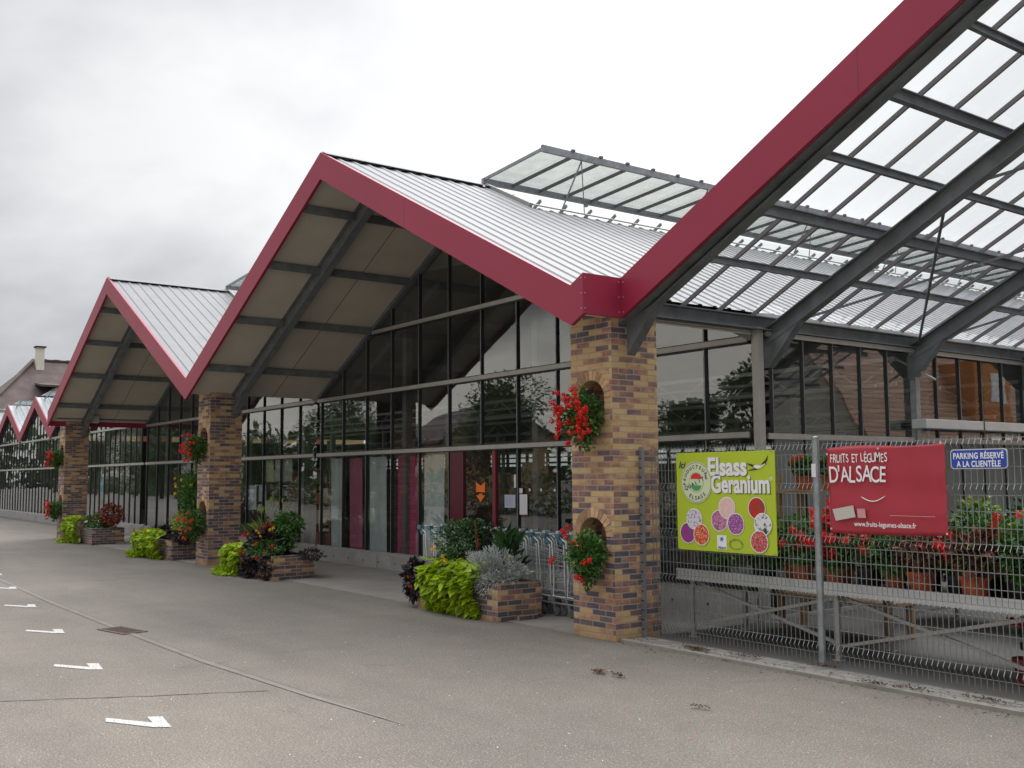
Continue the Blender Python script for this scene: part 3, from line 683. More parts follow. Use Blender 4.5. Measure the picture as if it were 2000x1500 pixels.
notice(-4.56, -4.27, 1.235, 1.44, M_PAPERB, 'bluish printed sheet taped to the entrance glass')
notice(-4.16, -3.96, 1.135, 1.45, M_PAPER, 'tall white notice on the pane just right of the entrance', False)
notice(-4.165, -4.08, 1.465, 1.545, M_PAPER, 'small round-topped white sticker above the tall white notice', False)
notice(-4.305, -4.25, 1.55, 1.76, M_PAPER, 'narrow white strip on the edge of the entrance glass', False)
for k, x in enumerate((-3.93, -3.64, -3.31)):
    mb = MB(); mb.box(x, x+0.045, DG-0.014, DG-0.012, 1.50, 1.54); o = mb.build('glass_marker', M_PAPER)
    tag(o, 'small pale square marker on the glass right of the entrance', 'sticker', 'square markers on the shop glass')

# ------------------------------------------------------------------ open glazed hall at right (gable runs out of the frame)
oh = thing('open_glazed_hall', 'open greenhouse bay with glass roof and grey steel frame over the flower display', 'building', 'gabled greenhouse halls', loc=(6.6, DG, 0))
def op(mb, n, m, par=None, **k):
    b = mb.build(n, m, par or oh, **k)
    if not par: b.location = (-6.6, -DG, 0)
    return b
Y3 = 7.312; xa = XV
mb = MB(); slope_board(mb, 0.803, 6.6, ZT+0.102, ZT+3.021, Y3, Y3+0.05); f = op(mb, 'fascia_board', M_FASCIA)
mb = MB(); mb.prism([(3.78, Y3-0.002, zt(3.78, XV)-FH+0.01), (3.784, Y3-0.002, zt(3.78, XV)-FH+0.01), (3.784, Y3-0.002, zt(3.78, XV)-0.01), (3.78, Y3-0.002, zt(3.78, XV)-0.01)], (0, 0.0015, 0)); mb.build('joint', M_SEAM, f)
mb = MB(); slope_board(mb, 6.6, 12.6, ZT+3.021, ZT, Y3, Y3+0.05); op(mb, 'fascia_board', M_FASCIA)
mb = MB(); mb.box(0.753, 0.803, DF+0.05, Y3+0.05, ZT+0.102-FH, ZT+0.102); rp = op(mb, 'return_board', M_FASCIA)
mb = MB(); slope_board(mb, 0.6, 0.803, ZT, ZT+0.102, DF, DF+0.05); op(mb, 'fascia_board', M_FASCIA)
mb = MB()
for dz in (0.05, 0.21, 0.37):
    for x, y, nx in ((0.775, DF-0.003, 0), (0.806, DF+0.025, 1), (0.806, Y3-0.03, 1), (0.84, Y3-0.003, 0)):
        zc_ = ZT+0.102-dz
        if nx: mb.prism([(x-0.002, y+0.006*math.cos(t), zc_+0.006*math.sin(t)) for t in [k*1.047 for k in range(6)]], (0.004, 0, 0))
        else: mb.prism([(x+0.006*math.cos(t), y, zc_+0.006*math.sin(t)) for t in [k*1.047 for k in range(6)]], (0, 0.002, 0))
mb.build('rivets', M_PALE, rp)
YE = 24.9; frames = [7.56, 9.88, 12.92, 15.96, 19.0, 22.04]
zg = ZT-0.03
for s in (0, 1):
    x_lo = xa if s == 0 else xa+12; sg = 1 if s == 0 else -1; xm = xa+6
    mb = MB(); mb.poly([(x_lo, Y3+0.05, zg), (xm, Y3+0.05, zg+3.021), (xm, YE, zg+3.021), (x_lo, YE, zg)]); op(mb, 'roof_glass', M_ROOFGLASS)
    y = 7.80
    while y < YE:
        mb = MB(); mb.beam((x_lo+sg*0.03, y, zg-0.05), (xm, y, zg-0.05+3.0), 0.026, 0.045); op(mb, 'glazing_bar', M_BAR); y += 0.6
    for k, off in enumerate((0.9, 1.63, 2.36, 3.09, 3.82, 4.55, 5.28)):
        big = k in (1, 3, 5); x = x_lo+sg*off; z = zg-0.155+0.5035*off
        mb = MB(); mb.ibeam((x, Y3+0.1, z), (x, YE, z), 0.07 if big else 0.045, 0.12 if big else 0.08, 0.012); op(mb, 'purlin', M_STEEL)
    for i, y in enumerate(frames):
        z0 = zg-0.33; h = 0.20
        mb = MB(); mb.ibeam((x_lo+sg*0.02, y, z0+0.02), (xm, y, z0+3.02), 0.13, h, 0.014); r_ = op(mb, 'rafter', M_STEEL)
        mb = MB(); mb.prism([(x_lo+sg*0.0, y-0.06, z0-0.34), (x_lo+sg*0.08, y-0.06, z0-0.34), (x_lo+sg*0.55, y-0.06, z0+0.18), (x_lo+sg*0.0, y-0.06, z0+0.0)], (0, 0.12, 0)); mb.build('haunch', M_STEEL, r_)
        if i > (1 if s == 0 else 0):
            mb = MB(); mb.beam((x_lo+sg*0.07, y, 0.0), (x_lo+sg*0.07, y, 3.4), 0.09, 0.10, (0, 1, 0)); op(mb, 'post', M_GALV)
    for i in range(1, 5):
        y0, y1 = frames[i], frames[i+1]
        for o0, o1 in ((0.15, 2.45), (2.45, 4.7)):
            for ya, yb in ((y0, y1), (y1, y0)):
                mb = MB(); mb.beam((x_lo+sg*o0, ya, zg-0.26+0.5035*o0), (x_lo+sg*o1, yb, zg-0.26+0.5035*o1), 0.03, 0.03); op(mb, 'cross_brace', M_STEEL)
mb = MB(); mb.beam((0.55, Y3+0.14, zg-0.30), (6.6, Y3+0.14, zg-0.30+3.04), 0.13, 0.19); op(mb, 'front_rafter', M_STEEL)
mb = MB(); mb.ibeam((xa+0.05, 7.5, 3.55), (xa+0.05, YE, 3.55), 0.16, 0.16); op(mb, 'valley_beam', M_STEEL)
mb = MB(); mb.box(xa-0.02, xa+0.12, 9.7, YE, 3.632, 3.672); op(mb, 'valley_gutter', M_PALE)
# side glass wall between the open bay and the shop (runs into depth)
SX = 0.62
mb = MB(); mb.box(SX-0.02, SX+0.05, DG+0.02, YE, 0.0, 0.05); sw = op(mb, 'side_glass_wall', M_ALU)
y = 9.93; ys = []
while y < YE: ys.append(y); y += 0.5975
for y in ys:
    mb = MB(); mb.box(SX-0.02, SX+0.025, y-0.018, y+0.018, 0.05, 3.46); mb.build('mullion', M_MULL, sw)
    mb = MB(); mb.box(SX+0.0255, SX+0.030, y-0.005, y+0.005, 0.05, 3.46); mb.build('mullion_cap', M_GALV, sw)
for z in (2.19,):
    mb = MB(); mb.box(SX+0.051, SX+0.075, DG+0.1, YE, z-0.035, z+0.035); mb.build('transom', M_ALU, sw)
mb = MB(); mb.box(SX+0.051, SX+0.08, DG+0.1, YE, 3.40, 3.46); mb.build('transom', M_ALU, sw)
for a, b_ in zip(ys, ys[1:]):
    pane_quad(sw, [(SX, a, 2.2), (SX, b_, 2.2), (SX, b_, 3.44), (SX, a, 3.44)], M_GLASSW)
    mb = MB(); mb.box(SX-0.006, SX+0.006, a+0.019, b_-0.019, 0.05, 2.17); mb.build('lower_panel', M_FROST, sw)
mb = MB(); mb.box(0.70, 0.93, 12.75, 20, 2.34, 2.47); ob = op(mb, 'air_duct', M_PALE, bevel=0.01)
mb = MB(); mb.box(0.93, 0.934, 14.2, 14.23, 2.34, 2.47); mb.build('joint', M_SEAM, ob)
# corner post where the two glass walls meet
mb = MB(); mb.box(0.60, 0.69, DG-0.06, DG+0.05, 0.0, 3.5); op(mb, 'corner_post', M_ALU)

# ------------------------------------------------------------------ low range of small gables at far left
lr = thing('low_greenhouse_range', 'low range of small burgundy zigzag gables with closely spaced mullions, far left', 'building', loc=(-38, DG, 0))
def lp(mb, n, m, par=None, **k):
    b = mb.build(n, m, par or lr, **k)
    if not par: b.location = (38, -DG, 0)
    return b
xl = -54.0; YF = 9.60
zp, zv = 5.33, 3.87
for k in range(5):
    xc = -27-6*k
    for s in (-1, 1):
        xe = xc+s*3
        mb = MB(); a, b_ = (xe, xc) if s < 0 else (xc, xe); za, zb = (zv, zp) if s < 0 else (zp, zv)
        slope_board(mb, a, b_, za, zb, YF-0.06, YF-0.01, 0.47); lp(mb, 'fascia_board', M_FASCIA)
        mb = MB(); ribbed(mb, xc, zp-0.03, xe, zv-0.03, YF, 13, 0.3); lp(mb, 'roof_sheet', M_GALV)
    mb = MB(); mb.hexa([(xc-0.1, 9.8, zp+0.05), (xc+1.5, 9.8, zp+0.12), (xc+1.5, 13, zp+0.12), (xc-0.1, 13, zp+0.05), (xc-0.1, 9.8, zp+0.06), (xc+1.5, 9.8, zp+0.13), (xc+1.5, 13, zp+0.13), (xc-0.1, 13, zp+0.06)])
    v = lp(mb, 'roof_vent', M_FROSTV)
    mb = MB(); mb.beam((xc+0.2, 9.9, zp-0.1), (xc+1.5, 9.9, zp+0.12), 0.04, 0.04); mb.beam((xc+0.2, 12, zp-0.1), (xc+1.5, 12, zp+0.12), 0.04, 0.04); mb.beam((xc+1.5, 9.8, zp+0.12), (xc+1.5, 13, zp+0.12), 0.05, 0.06); mb.build('vent_strut', M_GALV, v)
mb = MB(); mb.box(xl, -23.45, DG-0.05, DG+0.12, 0, 0.30); lp(mb, 'plinth', M_CONC)
mb = MB(); mb.box(xl, -23.45, DG-0.02, DG+0.05, 0.30, 0.34); lw = lp(mb, 'glass_wall', M_ALU)
xs = [-23.9-0.6*i for i in range(int((54-23.9)/0.6)+1)]
for i, x in enumerate(xs):
    d = abs(((x+27+3) % 6)-3); zt_ = zp-d*0.487-0.4
    mb = MB(); mb.box(x-0.014, x+0.014, DG-0.025, DG+0.02, 0.34, zt_); mb.build('mullion', M_MULL, lw)
for z in (2.21, 3.42):
    mb = MB(); mb.box(xl, -23.45, DG-0.075, DG-0.046, z-0.035, z+0.035); mb.build('transom', M_ALU, lw)
for a, b_ in zip(xs[:41], xs[1:41]):
    for z0, z1 in ((0.34, 2.18), (2.24, 3.40)):
        pane_quad(lw, [(a-0.02, DG, z0), (b_+0.02, DG, z0), (b_+0.02, DG, z1), (a-0.02, DG, z1)], M_GLASSW)
mb = MB()
for k in range(5):
    xc = -27-6*k; mb.poly([(xc-3, DG, 3.44), (xc+3, DG, 3.44), (xc, DG, 4.95)])
mb.poly([(xl, DG, 0.34), (xs[40], DG, 0.34), (xs[40], DG, 3.4), (xl, DG, 3.4)])
tag(mb.build('gable_glazing', M_GLASSW, lw), kind='stuff')
# inside / back of the ranges
o = thing('rear_hall_shell', 'dim interior of the greenhouse seen through the shop glass', 'building', loc=(-20, 20, 0))
def ip(mb, n, m, **k):
    b = mb.build(n, m, o, **k); b.location = (20, -20, 0); return b
M_INW = mat('dull_interior_wall', (0.13, 0.14, 0.135), 0.8, var=0.3, vscale=0.6)
M_DAYL = mat('translucent_sheet', (0.45, 0.48, 0.47), 0.6, var=0.15, vscale=1.5, trans=0.6)
mb = MB(); mb.box(-54, 0.5, 33.9, 34.0, 0, 2.3); ip(mb, 'back_wall', M_INW)
mb = MB(); mb.box(-54, 0.5, 33.9, 34.0, 3.0, 6.6); ip(mb, 'back_wall', M_INW)
mb = MB(); mb.poly([(-54, 33.95, 2.3), (0.5, 33.95, 2.3), (0.5, 33.95, 3.0), (-54, 33.95, 3.0)]); cs = ip(mb, 'clerestory', M_DAYL)
mb = MB(); mb.box(-54, 0.5, 33.85, 33.94, 2.42, 2.52); mb.box(-54, 0.5, 33.85, 33.94, 2.72, 2.8)
for i in range(60): mb.box(-54+i*0.9, -54+i*0.9+0.18, 33.84, 33.93, 2.3, 3.0)
mb.build('clerestory_bars', M_INW, cs)
mb = MB(); mb.box(-54, -53.9, 9.8, 34, 0, 4); ip(mb, 'side_wall', M_INW)
mb = MB(); mb.poly([(-54, 13, 4.3), (-23.5, 13, 4.3), (-23.5, 34, 4.3), (-54, 34, 4.3)]); ip(mb, 'ceiling', M_INW)
mb = MB(); mb.box(-54, 0.5, 9.8, 34, -0.02, 0.01); ip(mb, 'floor', M_FLOORIN)
for y in (13, 18, 23, 28):
    for x in (-5.4, -11.4, -17.4, -23.4, -30, -38):
        mb = MB(); mb.box(x-0.06, x+0.06, y-0.06, y+0.06, 0, 3.6); ip(mb, 'column', M_GALV)
for y in (12.4, 14, 15.5, 17.5, 20, 24):
    mb = MB()
    z = 2.5+random.uniform(-0.05, 0.5)
    mb.tube([(-23, y, z), (0.4, y, z)], 0.03, 6); mb.tube([(-23, y+0.4, z+0.22), (0.4, y+0.4, z+0.22)], 0.022, 6); ip(mb, 'heating_pipe', M_PALE)
for y in (12.9, 18, 24):
    mb = MB(); mb.beam((-23, y, 3.35), (0.4, y, 3.35), 0.06, 0.06); mb.beam((-23, y, 3.0), (0.4, y, 3.0), 0.05, 0.05)
    x = -23
    while x < 0: mb.beam((x, y, 3.0), (x+0.6, y, 3.35), 0.025, 0.025); mb.beam((x+0.6, y, 3.35), (x+1.2, y, 3.0), 0.025, 0.025); x += 1.2
    ip(mb, 'lattice_truss', M_ALU)
for x, y in ((-8.12, 9.95), (-4.05, 9.95), (-12.6, 9.95), (-17.4, 9.95), (-22.2, 9.95)):
    mb = MB(); mb.box(x-0.07, x+0.07, y-0.07, y+0.07, 0.01, 4.9 if abs(x+8.1) < 1 else 4.2); ip(mb, 'front_column', M_STEELG)

# ------------------------------------------------------------------ brick pillars with arched niches
PW, PD = 0.68, 0.665; DP = 7.276
def make_pillar(x0, m, label, top=3.5, niches=((2.28, 2.56), (0.80, 1.08))):
    o = thing('brick_pillar', label, 'pillar', 'brick pillars carrying the canopy', loc=(x0, DP, 0))
    mb = MB(); cx = PW/2; r = 0.215; H = top
    # front face built round the openings
    def arch(zs): return [(cx-r*math.cos(t), zs+0.20*math.sin(t)) for t in [math.pi*i/10 for i in range(11)]]
    z = 0.0
    for zb, zs in sorted(niches):
        mb.poly([(0, 0, z), (PW, 0, z), (PW, 0, zb), (0, 0, zb)])
        mb.poly([(0, 0, zb), (cx-r, 0, zb), (cx-r, 0, zs), (0, 0, zs)]); mb.poly([(cx+r, 0, zb), (PW, 0, zb), (PW, 0, zs), (cx+r, 0, zs)])
        A = arch(zs); zt2 = zs+0.26
        for (a, za), (b, zb2) in zip(A, A[1:]):
            mb.poly([(a, 0, za), (b, 0, zb2), (b if b < PW else PW, 0, zt2), (a, 0, zt2)])
        mb.poly([(0, 0, zs), (cx-r, 0, zs), (cx-r, 0, zt2), (0, 0, zt2)]); mb.poly([(cx+r, 0, zs), (PW, 0, zs), (PW, 0, zt2), (cx+r, 0, zt2)])
        z = zt2
    mb.poly([(0, 0, z), (PW, 0, z), (PW, 0, H), (0, 0, H)])
    mb.poly([(PW, 0, 0), (PW, PD, 0), (PW, PD, H), (PW, 0, H)]); mb.poly([(0, PD, 0), (0, 0, 0), (0, 0, H), (0, PD, H)])
    mb.poly([(PW, PD, 0), (0, PD, 0), (0, PD, H), (PW, PD, H)]); mb.poly([(0, 0, H), (PW, 0, H), (PW, PD, H), (0, PD, H)])
    mb.build('shaft', m, o, uv=True)
    for zb, zs in niches:
        nb = MB(); A = [(cx+r, zb)]+[(cx+r*math.cos(t), zs+0.20*math.sin(t)) for t in [math.pi*i/10 for i in range(11)]]+[(cx-r, zb)]
        dpt = 0.30
        for (a, za), (b, zb2) in zip(A, A[1:]+A[:1]): nb.poly([(a, 0, za), (a, dpt, za), (b, dpt, zb2), (b, 0, zb2)])
        nb.poly([(a, dpt, z_) for a, z_ in A])
        nb.build('niche', m, o, uv=True)
        # voussoirs, each a brick of its own colour, in one ring
        vb = MB(); n = 13
        for i in range(n):
            t0, t1 = math.pi*(i+0.06)/n, math.pi*(i+0.94)/n
            q = lambda t, rr, k: (cx+rr*math.cos(t), -0.006, zs+rr*k*math.sin(t))
            vb.prism([q(t0, r+0.004, 0.93), q(t1, r+0.004, 0.93), q(t1, r+0.108, 0.95), q(t0, r+0.108, 0.95)], (0, 0.012, 0))
        vb.build('brick_arch', M_VOUS, o)
    return o
M_VOUS = mat('voussoir_brick', (0.43, 0.27, 0.15), 0.85, island=0.4, var=0.25, vscale=14)
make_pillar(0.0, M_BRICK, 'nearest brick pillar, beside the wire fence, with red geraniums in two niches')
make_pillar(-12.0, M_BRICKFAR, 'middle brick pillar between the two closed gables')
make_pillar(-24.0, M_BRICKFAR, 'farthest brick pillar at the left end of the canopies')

# geranium clumps in the niches
def niche_clump(px, zc_, seed, nfl, label, up_=0.0, rx=0.28, rz_=0.27, cluster=None, key='red', leafkey='green'):
    random.seed(seed); cx = px+0.37; cy = DP-0.16
    o = thing('geranium_clump', label, 'flowers', 'geraniums hanging from the pillar niches', loc=(cx, DP, zc_-0.25))
    def P(mb, n, k): b = mb.build(n, LEAF[k], o); b.location = (-cx, -DP, -(zc_-0.25)); return b
    mb = MB(); bush(mb, (cx+0.02, cy, zc_), (rx*0.82, 0.21, rz_*0.9), 1500, 0.042, 0.036, 'oval', droop=0.2, shell=0.15)
    bush(mb, (cx+0.05, cy, zc_-rz_*0.8), (rx*0.35, 0.10, 0.16), 260, 0.04, 0.034, droop=0.5, shell=0.1)
    P(mb, 'foliage', leafkey)
    mb = MB(); st = MB(); pts = []
    for i in range(nfl):
        if cluster: a = random.choice(cluster); q = Vector((cx+a[0]+random.gauss(0, 0.05), cy-0.12+random.gauss(0, 0.05), zc_+a[1]+random.gauss(0, 0.05)))
        else:
            t = random.uniform(0, 6.283); r = random.uniform(0.25, 1.12); q = Vector((cx+0.05+math.cos(t)*r*rx*1.08, cy-0.17-random.random()*0.10, zc_+math.sin(t)*r*rz_))
        pts.append(q); st.tube([(cx+(q.x-cx)*0.3, cy, zc_+(q.z-zc_)*0.3-0.03), ((cx+q.x)/2, (cy+q.y)/2, (zc_+q.z)/2-0.02), q], 0.0025, 3)
    flowers(mb, pts, 0.033, 42, 0.021); [P(h_, 'flower_head', key) for h_ in split_heads(mb)]; P(st, 'flower_stalks', 'green')
    return o
niche_clump(0.0, 2.37, 1, 58, 'bright red trailing geraniums in the upper niche of the nearest pillar', rx=0.275, rz_=0.275)
niche_clump(0.03, 0.90, 2, 13, 'mostly green geranium with few red blooms in the lower niche of the nearest pillar', rx=0.27, rz_=0.26, cluster=[(-0.42, 0.02), (-0.36, -0.07), (-0.28, -0.18), (0.05, -0.26), (-0.2, 0.24), (0.2, 0.0), (0.06, 0.16)])
niche_clump(-12.0, 2.36, 3, 30, 'red geraniums in the upper niche of the middle pillar', rx=0.30)
niche_clump(-12.0, 0.86, 4, 18, 'orange red geraniums in the lower niche of the middle pillar', rx=0.33, rz_=0.30, key='orange')
niche_clump(-24.0, 2.36, 5, 34, 'red geraniums in the upper niche of the farthest pillar', rx=0.32)
niche_clump(-24.0, 0.86, 6, 34, 'red geraniums in the lower niche of the farthest pillar', rx=0.32)
random.seed(11)

# ------------------------------------------------------------------ brick planters and what grows in them
def planter(x0, x1, y0, y1, h, m, label):
    o = thing('brick_planter', label, 'planter', 'brick planters under the canopy', loc=((x0+x1)/2, (y0+y1)/2, 0))
    off = (-(x0+x1)/2, -(y0+y1)/2, 0); t = 0.11
    mb = MB(); mb.box(x0, x1, y0, y0+t, 0, h); mb.box(x0, x1, y1-t, y1, 0, h); mb.box(x0, x0+t, y0+t, y1-t, 0, h); mb.box(x1-t, x1, y0+t, y1-t, 0, h)
    b = mb.build('brick_wall', m, o, uv=True); b.location = off
    mb = MB(); mb.box(x0+t, x1-t, y0+t, y1-t, 0, h-0.05); b = mb.build('soil', M_SOIL, o); b.location = off
    return o
planter(-3.10, -1.27, 7.16, 7.82, 0.45, M_BRICK, 'brick planter left of the nearest pillar in front of the trolleys')
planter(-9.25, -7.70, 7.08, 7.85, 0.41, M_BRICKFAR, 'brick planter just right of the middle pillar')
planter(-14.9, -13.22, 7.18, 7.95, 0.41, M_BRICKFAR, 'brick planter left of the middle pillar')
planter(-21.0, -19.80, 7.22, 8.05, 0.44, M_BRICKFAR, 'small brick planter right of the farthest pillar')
mb = MB(); mb.box(-1.245, -1.19, 7.42, 7.70, 0.012, 0.07); o = mb.build('loose_brick', M_BRICK, uv=True, bevel=0.004); tag(o, 'loose reddish brick lying against the end of the nearest planter', 'brick')

def B(c, rad, n, L, W, shape='oval', **k): return lambda mb: bush(mb, c, rad, n, L, W, shape, **k)
def lime(label, xs, y, ztop, n, L=0.12):
    def fn(mb):
        for i in range(n):
            x = random.uniform(*xs); t = random.random()
            z = 0.04+t*(ztop-0.04); f = 0.20*math.sin(math.pi*min(1, (1-t)*0.8+0.2))
            yy = y-f*random.uniform(0.35, 1.15)+(0.18*(t-0.75)/0.25*random.random()*1.6 if t > 0.75 else 0)
            d = Vector((random.uniform(-1.0, 1.0), -0.8, random.uniform(-0.9, 0.1)+0.7*(t-0.3))); sc = random.uniform(0.6, 1.15)
            leaf(mb, Vector((x, yy, z)), d, Vector((random.uniform(-0.7, 0.7), -0.7+random.uniform(-0.4, 0.4), 0.9)), L*sc, L*0.85*sc, 'heart')
    return fn
plant('lime_vine', 'lime green big-leaved vine cascading over the front of the nearest planter', 'plant', [('foliage', 'lime', lime('', (-2.80, -1.62), 7.18, 0.66, 640, 0.125))], 'lime vines spilling from the planters', (-2.3, 7.3, 0.4))
plant('silver_foliage_plant', 'silver grey feathery plant on the right end of the nearest planter', 'plant', [('foliage', 'silver', lambda mb: (bush(mb, (-1.66, 7.40, 0.60), (0.44, 0.34, 0.22), 3400, 0.065, 0.012, 'oval', droop=0.0, shell=0.2, up=0.5), bush(mb, (-1.5, 7.22, 0.42), (0.22, 0.12, 0.12), 500, 0.05, 0.012))), ('flower_heads', 'yellow', lambda mb: flowers(mb, [(-1.75, 7.08, 0.62), (-1.45, 7.1, 0.7), (-1.2, 7.3, 0.78)], 0.02, 12, 0.015))], None, (-1.66, 7.4, 0.4))
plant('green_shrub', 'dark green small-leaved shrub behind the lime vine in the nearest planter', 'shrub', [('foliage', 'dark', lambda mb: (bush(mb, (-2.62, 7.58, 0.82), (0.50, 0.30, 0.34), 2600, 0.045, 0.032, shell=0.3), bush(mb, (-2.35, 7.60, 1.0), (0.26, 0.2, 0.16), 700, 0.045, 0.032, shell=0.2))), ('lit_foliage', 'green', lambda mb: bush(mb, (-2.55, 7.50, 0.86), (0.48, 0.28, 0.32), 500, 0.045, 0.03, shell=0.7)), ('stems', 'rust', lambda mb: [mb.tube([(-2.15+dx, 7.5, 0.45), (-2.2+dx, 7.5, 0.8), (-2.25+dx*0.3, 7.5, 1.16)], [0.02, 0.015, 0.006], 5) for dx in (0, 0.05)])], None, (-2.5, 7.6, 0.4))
plant('purple_vine', 'blackish purple trailing plant at the left end of the nearest planter', 'plant', [('foliage', 'purple', lambda mb: (bush(mb, (-3.18, 7.18, 0.38), (0.20, 0.15, 0.27), 460, 0.075, 0.06, 'heart', droop=0.5), bush(mb, (-2.2, 7.5, 0.66), (0.4, 0.2, 0.12), 300, 0.08, 0.06, 'heart'))), ('flower_heads', 'orange', lambda mb: flowers(mb, [(-3.1, 7.02, 0.42), (-3.05, 7.02, 0.30)], 0.03, 16, 0.02))], None, (-3.1, 7.25, 0.4))
plant('marigolds', 'yellow marigolds above the lime vine in the nearest planter', 'flowers', [('foliage', 'green', B((-2.55, 7.3, 0.63), (0.4, 0.12, 0.1), 350, 0.05, 0.02)), ('flower_heads', 'yellow', lambda mb: flowers(mb, [(-2.62, 7.12, 0.80), (-2.57, 7.10, 0.82), (-2.66, 7.1, 0.78), (-2.38, 7.1, 0.68), (-2.33, 7.1, 0.66), (-2.42, 7.12, 0.72)], 0.026, 26, 0.02))], None, (-2.5, 7.35, 0.4))
plant('broad_leaf_plant', 'upright dark broad-leaved plant rising behind the silver plant', 'plant', [('foliage', 'dark', lambda mb: [leaf(mb, Vector((-1.62+random.gauss(0, 0.07), 7.6+random.gauss(0, 0.05), 0.55+random.random()*0.38)), Vector((random.gauss(0, 0.5), random.gauss(0, 0.5), 0.9)), Vector((random.gauss(0, 1), -0.5, 0.5)), 0.26, 0.085, 'oval') for i in range(46)]), ('stems', 'purple', lambda mb: [mb.tube([(-1.62, 7.6, 0.4), (-1.62+random.gauss(0, 0.1), 7.6, 1.02)], 0.008, 4) for i in range(5)]), ('dark_foliage', 'purple', B((-1.95, 7.6, 0.82), (0.2, 0.15, 0.25), 160, 0.1, 0.02))], None, (-1.6, 7.6, 0.4))

plant('lime_vine', 'lime green vine spreading over the ground beside the middle pillar', 'plant', [('foliage', 'lime', lambda mb: (lime('', (-9.65, -8.85), 7.10, 0.55, 420, 0.11)(mb), bush(mb, (-9.35, 6.92, 0.06), (0.45, 0.16, 0.05), 160, 0.10, 0.085, 'heart', up=0.5)))], 'lime vines spilling from the planters', (-9.2, 7.2, 0.4))
plant('mixed_bedding', 'dark leaved bedding plants with red and yellow blooms, right of the middle pillar', 'flowers', [
    ('dark_foliage', 'purple', lambda mb: (bush(mb, (-8.45, 7.35, 0.58), (0.55, 0.34, 0.26), 1100, 0.075, 0.055, 'heart'), bush(mb, (-8.55, 7.0, 0.18), (0.36, 0.12, 0.18), 620, 0.055, 0.045, 'heart'), bush(mb, (-7.85, 7.05, 0.25), (0.16, 0.12, 0.24), 330, 0.055, 0.045, 'heart'), bush(mb, (-7.6, 7.75, 0.42), (0.25, 0.2, 0.07), 240, 0.06, 0.04))),
    ('green_foliage', 'green', lambda mb: (bush(mb, (-8.2, 7.15, 0.50), (0.5, 0.22, 0.16), 1300, 0.05, 0.035), bush(mb, (-8.1, 7.55, 0.92), (0.32, 0.22, 0.22), 1300, 0.06, 0.04), bush(mb, (-8.05, 7.5, 0.70), (0.28, 0.2, 0.2), 500, 0.05, 0.035))),
    ('rust_foliage', 'rust', B((-8.6, 7.45, 0.78), (0.42, 0.16, 0.14), 420, 0.08, 0.04)),
    ('red_blooms', 'red', lambda mb: flowers(mb, [(-8.1, 6.95, 0.60), (-8.0, 6.92, 0.38), (-8.75, 6.95, 0.44), (-7.75, 7.1, 0.58), (-8.95, 7.05, 0.70), (-9.0, 7.1, 0.73)], 0.035, 34, 0.025)),
    ('orange_blooms', 'orange', lambda mb: flowers(mb, [(-8.68, 6.93, 0.31), (-9.15, 6.93, 0.42), (-7.8, 7.0, 0.46), (-8.6, 7.0, 0.75)], 0.03, 24, 0.02)),
    ('yellow_blooms', 'yellow', lambda mb: flowers(mb, [(-8.35, 7.1, 0.78), (-8.3, 7.12, 0.72), (-8.45, 7.1, 0.82), (-8.0, 7.2, 0.86), (-7.95, 7.2, 0.88), (-8.1, 7.2, 0.84)], 0.03, 24, 0.02))], None, (-8.45, 7.45, 0.36))
plant('fountain_grass', 'tall arching grass in the planter right of the middle pillar', 'plant', [('foliage', 'grass', lambda mb: blades(mb, (-9.05, 7.65, 0.36), 170, 0.95, 0.75)), ('seed_heads', 'yellowg', lambda mb: [leaf(mb, Vector((-9.05+random.gauss(0, 0.3), 7.65+random.gauss(0, 0.1), 1.0+random.random()*0.3)), Vector((random.gauss(0, 0.4), 0, 1)), Vector((0, -1, 0)), 0.14, 0.02) for i in range(26)])], None, (-9.05, 7.65, 0.36))

plant('lime_vine', 'lime green vine with orange blooms left of the middle pillar', 'plant', [('foliage', 'lime', lambda mb: (lime('', (-15.2, -13.6), 7.12, 0.62, 520, 0.12)(mb), bush(mb, (-14.9, 6.9, 0.06), (0.4, 0.15, 0.05), 120, 0.1, 0.085, 'heart', up=0.5))), ('flower_heads', 'orange', lambda mb: flowers(mb, [(-14.6, 6.9, 0.5), (-14.9, 6.9, 0.4), (-14.2, 6.92, 0.6), (-15.0, 6.9, 0.6)], 0.035, 20, 0.025))], 'lime vines spilling from the planters', (-14.5, 7.2, 0.4))
plant('tall_yellow_daisies', 'tall green plant with yellow blooms behind the planter left of the middle pillar', 'plant', [('foliage', 'green', lambda mb: (bush(mb, (-13.5, 7.75, 1.25), (0.55, 0.3, 0.55), 2000, 0.085, 0.04, shell=0.2), bush(mb, (-13.9, 7.7, 1.65), (0.28, 0.2, 0.28), 420, 0.08, 0.03, shell=0.1), bush(mb, (-13.1, 7.7, 1.55), (0.3, 0.2, 0.4), 700, 0.08, 0.03, shell=0.1))), ('lower_foliage', 'yellowg', lambda mb: bush(mb, (-13.5, 7.6, 0.72), (0.62, 0.3, 0.3), 1500, 0.06, 0.035)), ('flower_heads', 'yellow', lambda mb: flowers(mb, [(-14.1+random.random()*1.1, 7.5, 1.2+random.random()*0.7) for i in range(6)]+[(-14.1, 7.5, 1.75), (-14.05, 7.5, 1.4)], 0.035, 18, 0.03))], None, (-13.5, 7.7, 0.36))
plant('purple_vine', 'dark purple trailing foliage in the planter left of the middle pillar', 'plant', [('foliage', 'purple', lambda mb: (bush(mb, (-14.6, 7.5, 0.55), (0.6, 0.3, 0.12), 500, 0.09, 0.07, 'heart'), bush(mb, (-13.25, 7.4, 0.5), (0.35, 0.25, 0.14), 420, 0.06, 0.045, 'heart'))), ('white_bloom', 'white', lambda mb: flowers(mb, [(-13.75, 7.05, 0.56)], 0.04, 26, 0.03))], None, (-14.4, 7.5, 0.36))
